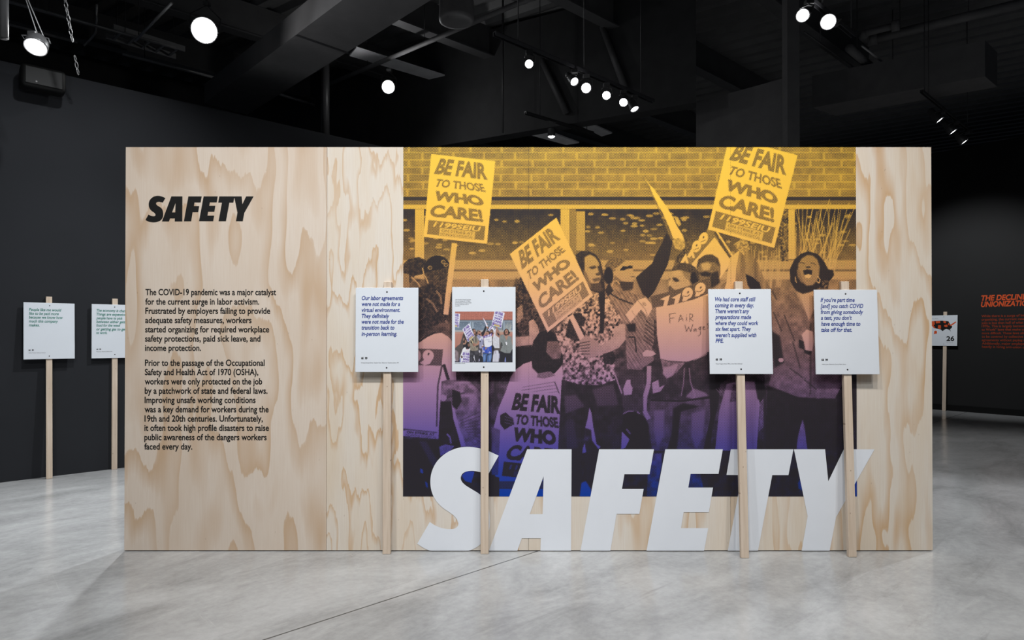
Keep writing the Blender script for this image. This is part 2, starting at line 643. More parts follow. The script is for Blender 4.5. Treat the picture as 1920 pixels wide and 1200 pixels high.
# ------------------------------------------------------------------ display wall
X0 = on_y(232.5, 1033, 0).x
X1 = on_y(1749.5, 1033, 0).x
HW = 2.44
PW = (X1 - X0) / 4
wall = empty('display_wall', ((X0 + X1) / 2, 0.06, 0))
tag(wall, 'freestanding plywood display wall with black essay text, protest mural and large white word', 'display wall', kind='thing')
OX, OY = wall.location.x, wall.location.y


def wconv(px, py):
    p = on_y(px, py, 0)
    return (p.x - OX, p.z)


box_obj('frame_core', (X0 - OX + 0.006, 0.0205 - OY, 0.0), (X1 - OX - 0.006, 0.12 - OY, HW - 0.006), M_BLACK, wall)
for i in range(4):
    bm = bmesh.new()
    add_box(bm, (0.0008, 0, 0), (PW - 0.0008, 0.018, HW - 0.007))
    bevel(bm, 0.0012, 1)
    p = from_bm('plywood_panel', bm, M_PLY[i], wall)
    p.location = (X0 - OX + i * PW, 0.0 - OY, 0.006)
    p['label'] = ['pale plywood panel with broad soft grain', 'plywood panel with narrow flame grain',
                  'plywood panel mostly under the mural', 'plywood panel with wavy grain at the right end'][i]

letter_lines('essay_paragraph', [
    ('The COVID-19 pandemic was a major catalyst', 272.7, 517.7, 553.3), ('for the current surge in labor activism.', 272.5, 486, 571),
    ('Frustrated by employers failing to provide', 272.5, 506.7, 588.3), ('adequate safety measures, workers', 272.3, 471.7, 605.7),
    ('started organizing for required workplace', 272.2, 504.7, 623), ('safety protections, paid sick leave, and', 272, 488.3, 640.3),
    ('income protection.', 271.9, 377, 657.7)], wconv, 11.2, M_INK, wall, -0.0006 - OY, 0.022)
letter_lines('essay_paragraph', [
    ('Prior to the passage of the Occupational', 271.8, 496.3, 685.7), ('Safety and Health Act of 1970 (OSHA),', 271.6, 484.3, 703.1),
    ('workers were only protected on the job', 271.4, 491.7, 720.6), ('by a patchwork of state and federal laws.', 271.4, 501.7, 738),
    ('Improving unsafe working conditions', 271.2, 479.3, 755.4), ('was a key demand for workers during the', 271.1, 503.7, 772.9),
    ('19th and 20th centuries. Unfortunately,', 271, 492.7, 790.3), ('it often took high profile disasters to raise', 270.8, 504.3, 807.7),
    ('public awareness of the dangers workers', 270.7, 500, 825.2), ('faced every day.', 270.6, 360.7, 842.7)],
    wconv, 11.2, M_INK, wall, -0.0006 - OY, 0.022)
heading_polys = []
for ch, loops in BIG:
    xs = [p[0] for p in loops[0]]
    ys = [p[1] for p in loops[0]]
    bx = HEAD_BOX[ch]
    fx_ = lambda px: 250 + (bx[0] + (px - min(xs)) / (max(xs) - min(xs)) * (bx[1] - bx[0])) / 6.857
    fy_ = lambda py: 350 + (bx[2] + (py - min(ys)) / (max(ys) - min(ys)) * (bx[3] - bx[2])) / 6.857
    heading_polys.append([[(fx_(a), fy_(b)) for a, b in lp] for lp in loops])
for pl in heading_polys:
    poly_obj('heading_letter', [pl], wconv, -0.0008 - OY, M_INK, wall)
for i, (ch, loops) in enumerate(BIG):
    loops = [[(a, min(b, 1032.3)) for a, b in lp] for lp in loops]
    o = poly_obj('big_letter', [loops], wconv, -0.0022 - OY - 0.00004 * i, M_VINYL, wall)
    o['label'] = 'large white letter ' + ch

# ------------------------------------------------------------------ the printed mural: the tones of the printed photograph
MX0, MX1, MY0, MY1 = 756.0, 1605.5, 274.0, 932.0
GW = 640
GH = int(GW * (MY1 - MY0) / (MX1 - MX0))
GS = (MX1 - MX0) / (GW - 1)
TONE = np.full((GH, GW), 0.55)
RGB = np.zeros((GH, GW, 3))
RGB[:] = (175, 105, 88)
rng = np.random.RandomState(5)
gx, gy = np.meshgrid(MX0 + np.arange(GW) * GS, MY0 + np.arange(GH) * GS)


def vnoise(fx, fy, seed=0, octv=2):
    r = np.random.RandomState(seed)
    out = np.zeros((GH, GW))
    amp = 1.0
    tot = 0
    for k in range(octv):
        tab = r.rand(256, 256)
        u = (gx * fx * 2 ** k) % 255
        w = (gy * fy * 2 ** k) % 255
        i, j = u.astype(int), w.astype(int)
        a, b = u - i, w - j
        a = a * a * (3 - 2 * a)
        b = b * b * (3 - 2 * b)
        i2, j2 = (i + 1) % 256, (j + 1) % 256
        out += amp * ((tab[j, i] * (1 - a) + tab[j, i2] * a) * (1 - b) + (tab[j2, i] * (1 - a) + tab[j2, i2] * a) * b)
        tot += amp
        amp *= 0.5
    return out / tot


def poly_mask(pts, ss=3):
    pts = np.array(pts, float)
    i0 = max(int((pts[:, 0].min() - MX0) / GS) - 1, 0)
    i1 = min(int((pts[:, 0].max() - MX0) / GS) + 3, GW)
    j0 = max(int((pts[:, 1].min() - MY0) / GS) - 1, 0)
    j1 = min(int((pts[:, 1].max() - MY0) / GS) + 3, GH)
    if i1 <= i0 or j1 <= j0:
        return None
    offs = (np.arange(ss) + 0.5) / ss - 0.5
    xs = MX0 + (np.arange(i0, i1)[:, None] + offs).ravel() * GS
    ys = MY0 + (np.arange(j0, j1)[:, None] + offs).ravel() * GS
    ins = np.zeros((len(ys), len(xs)), bool)
    n = len(pts)
    for k in range(n):
        xa, ya = pts[k]
        xb, yb = pts[(k + 1) % n]
        if ya == yb:
            continue
        rows = (ys > min(ya, yb)) & (ys <= max(ya, yb))
        if not rows.any():
            continue
        xc = xa + (ys[rows] - ya) * (xb - xa) / (yb - ya)
        ins[rows] ^= xs[None, :] < xc[:, None]
    m = ins.reshape(j1 - j0, ss, i1 - i0, ss).mean(axis=(1, 3))
    return (j0, j1, i0, i1), m


def soften(m, r):
    for _ in range(r):
        p = np.pad(m, 1, mode='edge')
        m = (p[:-2, 1:-1] + p[2:, 1:-1] + p[1:-1, :-2] + p[1:-1, 2:] + 2 * p[1:-1, 1:-1]) / 6
    return m


def paint(tone, pts, rgb=None, a=1.0, soft=0, tex=None, smooth=False):
    if smooth:
        pts = smooth_pts(list(pts) + [pts[0]], 5)
    r = poly_mask(pts)
    if r is None:
        return
    (j0, j1, i0, i1), m = r
    if soft:
        m = soften(m, soft)
    m = m * a
    t = tone
    if tex is not None:
        t = np.clip(tone + tex[j0:j1, i0:i1], 0, 1)
    TONE[j0:j1, i0:i1] = TONE[j0:j1, i0:i1] * (1 - m) + t * m
    if rgb is None:
        g = 225 * (1 - (t if np.ndim(t) == 0 else t)) + 22
        col = np.stack([g * 0.98, g * 0.98, g], axis=-1) if np.ndim(g) else np.array([g * .98, g * .98, g])
    else:
        col = np.array(rgb, float)
        if np.ndim(t):
            col = col * (1.35 - 0.7 * (t - tone + 0.5))[..., None]
    RGB[j0:j1, i0:i1] = RGB[j0:j1, i0:i1] * (1 - m[..., None]) + col * m[..., None]


def oval(cx, cy, rx, ry, n=18, ang=0.0):
    ca, sa = math.cos(ang), math.sin(ang)
    return [(cx + rx * math.cos(t) * ca - ry * math.sin(t) * sa, cy + rx * math.cos(t) * sa + ry * math.sin(t) * ca)
            for t in (2 * math.pi * k / n for k in range(n))]


def stroke(tone, pts, w, rgb=None, a=1.0):
    for (p, q_) in zip(pts, pts[1:]):
        dx, dy = q_[0] - p[0], q_[1] - p[1]
        L = math.hypot(dx, dy) or 1
        nx, ny = -dy / L * w / 2, dx / L * w / 2
        paint(tone, [(p[0] + nx, p[1] + ny), (q_[0] + nx, q_[1] + ny), (q_[0] - nx, q_[1] - ny), (p[0] - nx, p[1] - ny)], rgb, a)


def rect(x0, y0, x1, y1):
    return [(x0, y0), (x1, y0), (x1, y1), (x0, y1)]


def quad_map(q):
    tl, tr, br, bl = [np.array(p, float) for p in q]
    return lambda u, w: tuple((tl * (1 - u) + tr * u) * (1 - w) + (bl * (1 - u) + br * u) * w)


PURPLE = (95, 70, 150)


def sign_text(q, body, v0, v1, top, bot, tone, rgb=PURPLE, bold=0.052):
    f = quad_map(q)
    vs, fs = text_geo(body, bold)
    a, b = vs[:, 0].min(), vs[:, 0].max()
    lo, hi = vs[:, 1].min(), vs[:, 1].max()
    P = []
    for (x, y) in vs:
        s = (x - a) / (b - a)
        h = (y - lo) / (hi - lo)
        e0 = bot[0] * (1 - h) + top[0] * h
        e1 = bot[1] * (1 - h) + top[1] * h
        w = v1 + (v0 - v1) * h
        P.append(f(e0 + (e1 - e0) * s, w))
    acc = np.zeros((GH, GW))
    for face in fs:
        r = poly_mask([P[i] for i in face])
        if r is None:
            continue
        (j0, j1, i0, i1), m = r
        acc[j0:j1, i0:i1] += m
    acc = np.clip(acc, 0, 1)
    TONE[:] = TONE * (1 - acc) + tone * acc
    RGB[:] = RGB * (1 - acc[..., None]) + np.array(rgb) * acc[..., None]


def fair_sign(q, paper=0.03, ink=0.60, lower=True):
    f = quad_map(q)
    paint(paper, [f(0, 0), f(1, 0), f(1, 1), f(0, 1)], (226, 226, 240))
    sign_text(q, 'BE FAIR', 0.035, 0.235, (0.15, 0.86), (0.065, 0.92), ink)
    sign_text(q, 'TO THOSE', 0.285, 0.385, (0.13, 0.84), (0.08, 0.91), ink, bold=0.045)
    sign_text(q, 'WHO', 0.43, 0.555, (0.12, 0.82), (0.06, 0.93), ink, bold=0.07)
    sign_text(q, 'CARE!', 0.595, 0.75, (0.10, 0.86), (0.04, 0.92), ink, bold=0.055)
    if lower:
        paint(ink, [f(0.05, 0.79), f(0.95, 0.79), f(0.95, 0.965), f(0.05, 0.965)], PURPLE)
        sign_text(q, '1199SEIU', 0.805, 0.865, (0.17, 0.88), (0.13, 0.86), 0.12, (230, 225, 240), 0.02)
        paint(0.28, [f(0.24, 0.872), f(0.80, 0.872), f(0.80, 0.975), f(0.24, 0.975)], (215, 185, 95))
        sign_text(q, 'ON STRIKE AT', 0.885, 0.918, (0.27, 0.77), (0.27, 0.77), 0.6, (110, 90, 90), 0.02)
        sign_text(q, 'HOPKINS HOSPITAL', 0.93, 0.962, (0.26, 0.78), (0.26, 0.78), 0.6, (110, 90, 90), 0.01)


def paint_mural():
    global TONE
    n1 = vnoise(0.12, 0.12, 1)
    n2 = vnoise(0.35, 0.35, 2)
    n3 = vnoise(0.05, 0.02, 3)
    # brick wall band
    rows = ((gy - 274 + 0.6) / 13.7)
    ri = np.floor(rows).astype(int)
    rf = rows - ri
    cf = ((gx - 770 + (ri % 2) * 29 + rng.rand(64)[np.clip(ri, 0, 63)] * 6) / 58.0) % 1.0
    mort = np.maximum(np.clip((rf - 0.80) / 0.1, 0, 1), np.clip((cf - 0.90) / 0.05, 0, 1))
    bt = 0.57 + 0.10 * (n1 - 0.5) + 0.10 * (vnoise(1 / 58.0, 1 / 13.7, 8, 1) - 0.5)
    TONE[:] = bt * (1 - mort * 0.24)
    RGB[:] = np.array([176, 100, 84]) * (0.9 + 0.25 * mort[..., None]) * (0.9 + 0.2 * n1[..., None])
    # eaves, window head, glazing
    paint(0.94, rect(750, 369, 1610, 376), (70, 60, 65), soft=1)
    paint(0.66, rect(750, 376, 1610, 384), (110, 115, 125))
    paint(0.30, rect(750, 384, 1610, 392), (140, 160, 180))
    gl = 0.95 - 0.30 * np.clip((gy - 398) / 80, 0, 1) + 0.10 * (n1 - 0.5)
    r = rng.RandomState(3) if hasattr(rng, 'RandomState') else np.random.RandomState(3)
    (j0, j1, i0, i1), m = poly_mask(rect(750, 392, 1610, 492))
    TONE[j0:j1, i0:i1] = TONE[j0:j1, i0:i1] * (1 - m) + gl[j0:j1, i0:i1] * m
    RGB[j0:j1, i0:i1] = (np.array([88, 102, 120])[None, None] * (1.25 - 0.5 * gl[j0:j1, i0:i1])[..., None] * 1.25)
    for k in range(150):
        x_, y_ = 756 + r.rand() * 850, 400 + r.rand() ** 1.2 * 84
        paint(0.30 + 0.2 * r.rand(), oval(x_, y_, 4.5 + 3 * r.rand(), 1.9 + r.rand(), 10), (150, 165, 180), 0.75)
    # ledge and lower wall
    paint(0.42, rect(750, 488, 1610, 505), (170, 165, 165), soft=1)
    paint(0.66, rect(750, 505, 1610, 509), (120, 90, 85))
    paint(0.40, rect(750, 509, 1610, 524), (185, 135, 120))
    paint(0.56, rect(750, 524, 1610, 660), (172, 110, 95), tex=0.25 * (n3 - 0.5))
    for x0, x1 in ((778, 795), (1051, 1068), (1478, 1491)):
        paint(0.30, rect(x0, 392, x1, 486), (150, 170, 190))
    paint(0.44, rect(1080, 396, 1097, 470), (150, 165, 180))
    paint(0.58, rect(1068, 392, 1080, 480), (100, 110, 120))
    paint(0.7, rect(1462, 392, 1478, 490), (90, 100, 110), tex=0.7 * (n2 - 0.5))
    paint(0.5, rect(1388, 392, 1400, 470), (120, 130, 140))
    # bare shrub before the right window
    for k in range(46):
        bx, by = 1490 + r.rand() * 75, 500 + r.rand() * 10
        tx = bx + (r.rand() - 0.35) * 70
        ty = 368 + r.rand() * 70
        stroke(0.32, [(bx, by), ((bx + tx) / 2 + r.rand() * 8 - 4, (by + ty) / 2), (tx, ty)], 1.5, (190, 185, 170), 0.75)
    for k in range(30):
        bx, by = 1405 + r.rand() * 60, 540
        stroke(0.36, [(bx, by), (bx + (r.rand() - 0.4) * 20, 455 + r.rand() * 40)], 1.6, (170, 150, 130), 0.6)
    # crowd behind, general darkness below
    paint(0.80, [(756, 520), (845, 530), (850, 700), (930, 640), (968, 520), (1005, 560), (1050, 600), (1230, 600), (1330, 560),
                 (1430, 580), (1440, 640), (1610, 640), (1610, 940), (750, 940)], (70, 62, 62), soft=4, tex=0.35 * (n1 - 0.5))
    paint(0.55, [(1560, 560), (1606, 540), (1606, 640), (1590, 660)], (150, 105, 95), tex=0.2 * (n1 - .5))
    paint(0.93, rect(750, 825, 1610, 940), (40, 40, 52), soft=4, tex=0.25 * (n1 - 0.55))
    # --- far left: two heads
    paint(0.90, [(756, 495), (766, 486), (785, 482), (799, 488), (801, 502), (792, 514), (778, 517), (770, 530), (756, 530)], (45, 38, 38), tex=0.3 * (n2 - .5))
    paint(0.58, [(756, 512), (767, 514), (768, 545), (756, 545)], (140, 100, 85))
    paint(0.97, oval(820, 506, 26, 27), (28, 26, 32))
    paint(0.85, [(793, 512), (800, 535), (806, 560), (840, 570), (846, 540), (845, 500)], (60, 45, 42), tex=0.3 * (n2 - .5))
    for cx_, cy_ in ((831, 491), (836, 497), (806, 502)):
        paint(0.45, oval(cx_, cy_, 4.5, 4), (150, 140, 120), 0.8)
        paint(0.95, oval(cx_ + 0.5, cy_ + 0.3, 2.4, 2), (30, 28, 32), 0.8)
    stroke(0.42, [(771, 519), (776, 524), (783, 530), (789, 540)], 2.6, (160, 115, 95))
    stroke(0.40, [(792, 502), (795, 515), (800, 524), (803, 532)], 2.6, (160, 115, 95))
    paint(0.96, [(783, 540), (806, 533), (846, 545), (848, 560), (836, 600), (812, 612), (795, 626), (784, 640)], (35, 30, 34), tex=0.4 * (n2 - .6))
    for pts in ([(818, 545), (826, 556), (828, 570)], [(800, 560), (812, 570), (820, 585)], [(835, 600), (839, 606)]):
        stroke(0.5, pts, 4, (150, 105, 90), 0.7)
    # the woman in the pale blouse
    paint(0.10, [(784, 643), (797, 632), (812, 626), (828, 624), (840, 631), (852, 645), (856, 720), (756, 730), (756, 655)], (225, 205, 210))
    stroke(0.95, [(784, 642), (800, 631), (815, 624)], 3, (30, 30, 35))
    stroke(0.9, [(832, 683), (842, 716)], 6, (40, 38, 45))
    paint(0.52, [(800, 722), (838, 712), (880, 714), (905, 740), (905, 840), (870, 838), (850, 770), (820, 750)], (130, 112, 118), tex=0.5 * (n1 - .5))
    for k in range(7):
        stroke(0.85, [(800 + 6 * k, 770 - 4 * k), (818 + 9 * k, 742 - k)], 2.2, (60, 55, 65), 0.7)
    for k in range(8):
        stroke(0.78, [(860 + 3 * k, 790 + 4 * k), (900, 772 + 8 * k)], 2.0, (70, 60, 75), 0.6)
    paint(0.97, [(848, 730), (862, 735), (866, 752), (856, 768), (848, 760)], (32, 30, 36))
    paint(0.97, [(824, 754), (846, 752), (850, 790), (838, 786), (824, 776)], (32, 30, 36))
    paint(0.30, oval(831, 746, 7, 6), (190, 180, 190))
    paint(0.95, [(822, 776), (850, 760), (866, 838), (824, 838)], (34, 32, 40), tex=0.2 * (n1 - .5))
    paint(0.14, [(847, 757), (852, 768), (862, 805), (868, 818), (873, 836), (865, 838), (858, 812), (850, 785)], (210, 205, 220))
    paint(0.40, [(822, 838), (835, 833), (852, 836), (845, 846), (824, 856)], (130, 120, 150), tex=0.3 * (n2 - .5))
    stroke(0.3, [(838, 813), (844, 820), (846, 832)], 3, (170, 160, 190))
    sq = [(752, 652), (831, 655), (822, 823), (752, 817)]
    paint(0.12, sq, (222, 220, 236))
    paint(0.72, [(752, 652), (831, 655), (828, 686), (752, 684)], PURPLE)
    paint(0.10, oval(803, 667, 10.5, 11), (228, 222, 240))
    paint(0.10, [(787, 680), (800, 672), (812, 672), (806, 682), (796, 685)], (228, 222, 240))
    paint(0.85, oval(803.5, 664, 1.8, 2.8, 10, 0.5), PURPLE)
    paint(0.10, oval(783, 667, 6, 11), (228, 222, 240))
    stroke(0.75, [(829, 684), (821, 724), (819, 800)], 3.4, PURPLE)
    stroke(0.75, [(756, 805), (820, 812)], 4, PURPLE)
    paint(0.22, [(760, 806), (821, 812), (820, 822), (759, 818)], (215, 190, 120))
    sign_text([(760, 806), (822, 812), (821, 823), (759, 818)], 'ON STRIKE AT', 0.1, 0.5, (0.05, 0.9), (0.05, 0.9), 0.85, (90, 70, 110))
    sign_text([(760, 806), (822, 812), (821, 823), (759, 818)], 'HOPKINS HOSPITAL', 0.58, 0.95, (0.03, 0.97), (0.03, 0.97), 0.6, (110, 90, 120))
    paint(0.97, [(756, 822), (822, 826), (828, 870), (850, 932), (750, 940)], (30, 30, 40))
    paint(0.80, [(785, 826), (800, 828), (830, 880), (812, 876)], (60, 60, 95), soft=2)
    paint(0.25, [(788, 878), (793, 880), (794, 888), (788, 886)], (90, 90, 190))
    paint(0.35, [(797, 902), (802, 906), (803, 916), (799, 912)], (90, 90, 190))
    # --- woman with long hair, centre left
    paint(0.86, [(966, 545), (975, 520), (985, 514), (1000, 535), (1010, 590), (1015, 640), (966, 690)], (52, 42, 42), tex=0.5 * (n2 - .5))
    paint(0.50, [(970, 578), (978, 572), (982, 590), (976, 604), (968, 606)], (165, 120, 100), tex=0.3 * (n2 - .5))
    paint(0.36, [(991, 603), (1000, 598), (1008, 610), (1012, 624), (1004, 630), (992, 628)], (170, 120, 100), tex=0.3 * (n1 - .5))
    paint(0.36, [(966, 632), (990, 630), (1008, 622), (1012, 632), (1000, 646), (966, 650)], (165, 118, 98), tex=0.2 * (n1 - .5))
    paint(0.96, [(966, 652), (1000, 650), (1004, 690), (966, 694)], (30, 28, 34))
    # seated woman in a white shirt
    paint(0.12, [(966, 694), (982, 682), (1000, 676), (1012, 700), (1035, 695), (1054, 682), (1056, 742), (1052, 845), (930, 935), (926, 800),
                 (935, 765), (948, 735), (958, 706)], (232, 232, 238), tex=0.12 * (n1 - .5))
    paint(0.97, [(1000, 640), (1012, 622), (1030, 618), (1050, 632), (1056, 660), (1056, 682), (1040, 700), (1012, 704), (998, 690), (996, 665)], (26, 24, 30), tex=0.15 * (n2 - .6))
    paint(0.62, [(1026, 640), (1050, 640), (1055, 655), (1050, 672), (1036, 674), (1024, 660)], (120, 82, 70), tex=0.25 * (n1 - .5))
    paint(0.45, oval(1052, 636, 4, 5), (150, 105, 90))
    paint(0.55, [(1008, 700), (1032, 696), (1042, 704), (1020, 710), (1006, 708)], (205, 150, 160), tex=0.2 * (n2 - .5))
    for k in range(4):
        stroke(0.62, [(980 - k * 3, 726 + k * 6), (1040 + k * 2, 716 + k * 6)], 2.0, (150, 140, 160), 0.7)
    stroke(0.8, [(1040, 716), (1050, 742)], 2, (60, 55, 70))
    paint(0.88, [(926, 770), (936, 756), (932, 742), (930, 720), (944, 706), (926, 706)], (40, 38, 46))
    # the placard she holds
    s4 = [(958, 731), (1054, 738), (1046, 905), (934, 893)]
    f = quad_map(s4)
    paint(0.16, [f(0, 0), f(1, 0), f(1, 1), f(0, 1)], (226, 226, 240), 0.85)
    sign_text(s4, 'BE FAIR', 0.03, 0.23, (0.10, 0.96), (0.06, 0.99), 0.92)
    sign_text(s4, 'TO THOSE', 0.27, 0.39, (0.17, 0.93), (0.16, 0.97), 0.90, bold=0.05)
    sign_text(s4, 'WHO', 0.42, 0.585, (0.16, 0.90), (0.12, 0.95), 0.92, bold=0.07)
    sign_text(s4, 'CARE!', 0.62, 0.80, (0.14, 0.95), (0.05, 0.95), 0.92, bold=0.055)
    paint(0.92, [f(0.06, 0.825), f(0.97, 0.825), f(0.97, 0.99), f(0.06, 0.99)], PURPLE)
    sign_text(s4, '1199SEIU', 0.85, 0.91, (0.18, 0.9), (0.16, 0.9), 0.55, (220, 215, 235), 0.03)
    paint(0.75, [f(0.25, 0.92), f(0.8, 0.92), f(0.8, 0.98), f(0.25, 0.98)], (200, 170, 100))
    paint(0.93, [(938, 778), (948, 773), (955, 780), (962, 784), (964, 796), (955, 800), (946, 806), (938, 795)], (70, 50, 50))
    for k in range(3):
        stroke(0.4, [(946, 780 + 6 * k), (962, 786 + 5 * k)], 1.4, (140, 110, 130), 0.7)
    paint(0.55, [(922, 800), (938, 806), (934, 890), (922, 890)], (120, 130, 190), tex=0.2 * (n1 - .5))
    paint(0.95, [(915, 890), (936, 895), (936, 940), (915, 940)], (35, 35, 45))
    paint(0.12, rect(936, 896, 956, 902), (120, 150, 220))
    paint(0.72, rect(936, 902, 1060, 917), (60, 70, 130))
    paint(0.06, rect(936, 917, 1066, 940), (120, 150, 220))
    # --- man in a patterned shirt
    camo = 1.5 * (vnoise(0.26, 0.22, 21, 2) - 0.5) + 0.5 * (n2 - 0.5)
    paint(0.50, [(1040, 618), (1058, 600), (1075, 580), (1096, 562), (1112, 556), (1118, 540), (1140, 540), (1166, 556), (1178, 572), (1176, 590),
                 (1182, 612), (1160, 618), (1150, 640), (1154, 690), (1153, 712), (1125, 722), (1090, 722), (1054, 712), (1056, 668),
                 (1046, 640)], (128, 118, 104), tex=camo)
    paint(0.93, [(1066, 600), (1080, 592), (1098, 626), (1092, 640), (1078, 640), (1060, 630)], (40, 36, 36), tex=0.3 * (n2 - .6))
    paint(0.92, [(1074, 588), (1088, 586), (1098, 598), (1094, 612), (1084, 610)], (44, 40, 40), tex=0.2 * (n2 - .6))
    paint(0.06, [(1067, 594), (1074, 589), (1096, 632), (1088, 640)], (225, 200, 150))
    paint(0.42, [(1085, 640), (1100, 628), (1120, 640), (1128, 652), (1120, 668), (1100, 672), (1090, 660)], (150, 105, 88))
    for k in range(5):
        stroke(0.9, [(1086, 644 + 5 * k), (1106, 640 + 6 * k)], 1.6, (70, 45, 40), 0.8)
    paint(0.36, [(1152, 612), (1172, 608), (1174, 636), (1160, 652), (1134, 664), (1122, 668), (1118, 652), (1140, 640), (1150, 630)], (165, 115, 95), tex=0.2 * (n1 - .5))
    paint(0.92, [(1130, 664), (1150, 658), (1156, 676), (1148, 684), (1132, 682)], (45, 42, 42), tex=0.3 * (n2 - .6))
    paint(0.95, [(1122, 540), (1135, 540), (1133, 600), (1132, 625), (1124, 625), (1125, 590)], (30, 28, 30))
    # head
    paint(0.90, [(1079, 478), (1090, 471), (1104, 471), (1117, 477), (1126, 490), (1133, 520), (1134, 545), (1122, 550), (1108, 545), (1096, 530), (1086, 505)], (48, 36, 34), tex=0.15 * (n2 - .5))
    paint(0.42, [(1096, 482), (1106, 477), (1116, 482), (1123, 492), (1126, 508), (1127, 520), (1122, 534), (1112, 536), (1103, 526), (1096, 508)], (165, 115, 95), soft=1)
    paint(0.62, [(1093, 505), (1100, 512), (1106, 528), (1114, 536), (1108, 542), (1098, 528)], (110, 75, 65), soft=1)
    paint(0.85, [(1103, 501), (1116, 498), (1119, 502), (1110, 505)], (60, 42, 40), soft=1)
    paint(0.88, [(1120, 499), (1127, 498), (1129, 512), (1125, 516)], (60, 42, 40), soft=1)
    paint(0.80, [(1116, 513), (1124, 511), (1126, 516), (1119, 517)], (70, 48, 44))
    paint(0.72, [(1110, 523), (1124, 520), (1127, 525), (1114, 529)], (80, 52, 50), soft=1)
    paint(0.80, [(1106, 532), (1126, 530), (1130, 545), (1112, 546)], (70, 50, 46), soft=1)
    # --- tilted placard
    fair_sign([(956.3, 476.3), (1043.1, 408.1), (1111.7, 554.2), (1026.7, 622.8)], ink=0.57)
    # trousers
    paint(0.93, [(1053, 712), (1090, 722), (1126, 723), (1153, 713), (1166, 742), (1170, 790), (1164, 845), (1122, 842), (1112, 796),
                 (1105, 764), (1098, 796), (1092, 842), (1046, 845), (1050, 770)], (38, 37, 44), tex=0.18 * (n1 - .6))
    paint(0.72, [(1058, 742), (1080, 740), (1096, 762), (1060, 776)], (60, 58, 66), soft=3)
    paint(0.75, [(1110, 730), (1150, 720), (1160, 760), (1120, 762)], (58, 56, 64), soft=4)
    paint(0.80, [(1060, 790), (1075, 785), (1084, 840), (1062, 842)], (56, 55, 68), soft=3)
    paint(0.16, [(1105, 764), (1109, 775), (1112, 800), (1118, 832), (1126, 838), (1122, 842), (1110, 826), (1108, 806), (1097, 802), (1101, 788)], (205, 205, 220))
    paint(0.9, [(1098, 804), (1108, 806), (1108, 818), (1097, 816)], (40, 38, 46))
    paint(0.2, [(1091, 845), (1096, 830), (1099, 848), (1091, 850)], (190, 190, 215))
    paint(0.93, [(1050, 842), (1092, 842), (1090, 935), (1046, 935)], (34, 34, 46), soft=2)
    paint(0.20, [(1090, 905), (1098, 902), (1108, 918), (1112, 935), (1086, 935)], (120, 150, 220), soft=1)
    paint(0.92, [(1096, 850), (1130, 842), (1118, 905), (1100, 900)], (30, 30, 42))
    # --- man with sunglasses, looking right
    striped = 0.07 * np.sin((gx * 0.8 - gy * 0.5) * 1.1)
    paint(0.56, [(1133, 548), (1160, 540), (1190, 552), (1215, 556), (1226, 580), (1226, 640), (1215, 690), (1176, 700), (1172, 610), (1160, 590)], (150, 150, 185), tex=striped + 0.2 * (n1 - .5))
    paint(0.93, [(1249, 438), (1256, 442), (1261, 452), (1258, 470), (1252, 496), (1238, 524), (1228, 545), (1216, 560), (1205, 552), (1192, 521),
                 (1206, 508), (1223, 494), (1229, 478), (1242, 455)], (32, 30, 36))
    paint(0.68, [(1133, 500), (1140, 489), (1152, 483), (1164, 484), (1173, 490), (1160, 500), (1148, 505), (1140, 506)], (105, 95, 90), tex=0.3 * (n2 - .5))
    paint(0.97, oval(1141, 517, 9, 16), (26, 22, 24))
    paint(0.42, [(1151, 511), (1158, 500), (1172, 490), (1184, 494), (1186, 505), (1191, 514), (1186, 519), (1187, 524), (1180, 532), (1166, 528), (1152, 518)], (170, 118, 96), soft=1)
    paint(0.66, [(1152, 516), (1166, 527), (1182, 531), (1188, 540), (1180, 548), (1162, 540), (1150, 528)], (120, 80, 68), soft=1, tex=0.15 * (n2 - .5))
    paint(0.97, [(1162, 507), (1168, 499), (1176, 500), (1180, 498), (1186, 499), (1186, 503), (1176, 504), (1170, 507)], (20, 18, 22))
    paint(0.86, [(1160, 528), (1188, 529), (1186, 542), (1168, 546)], (44, 40, 46), soft=1)
    stroke(0.8, [(1183, 519), (1191, 519)], 1.4, (60, 40, 40))
    paint(0.92, [(1134, 545), (1142, 530), (1150, 545), (1140, 556)], (36, 32, 38))
    stroke(0.25, [(1147, 537), (1151, 527), (1158, 527), (1162, 533)], 1.4, (190, 160, 140))
    stroke(0.93, [(1138, 546), (1160, 560), (1186, 570)], 2.6, (40, 36, 48))
    paint(0.07, [(1173, 590), (1196, 563), (1210, 558), (1221, 570), (1222, 580), (1214, 594), (1202, 580), (1182, 604)], (225, 225, 235))
    stroke(0.6, [(1196, 564), (1210, 580), (1214, 592)], 1.6, (130, 120, 150))
    stroke(0.5, [(1184, 582), (1192, 594)], 1.4, (130, 120, 150))
    paint(0.55, oval(1208, 570, 5, 3.5, 12, 0.7), (140, 130, 160), 0.7)
    paint(0.93, [(1174, 608), (1192, 606), (1192, 622), (1178, 622)], (36, 32, 40), soft=1)
    stroke(0.95, [(1177, 632), (1190, 632), (1193, 660)], 2.4, (40, 36, 48))
    for k in range(6):
        stroke(0.92, [(1206 + k, 636 - 7 * k), (1226 + 1.0 * k, 652 - 7 * k)], 2.0, (40, 38, 60), 0.8)
    paint(0.16, [(1204, 662), (1212, 656), (1224, 658), (1230, 664), (1222, 668), (1206, 668)], (215, 200, 205))
    paint(0.55, [(1200, 668), (1226, 668), (1226, 690), (1206, 692)], (130, 95, 90), soft=1)
    # --- paper cone
    paint(0.03, [(1205, 327), (1219, 348), (1224, 352), (1246, 382), (1258, 400), (1270, 425), (1285, 449), (1286, 458), (1266, 449), (1262, 446),
                 (1254, 424), (1243, 400), (1228, 372), (1219, 350)], (228, 225, 240))
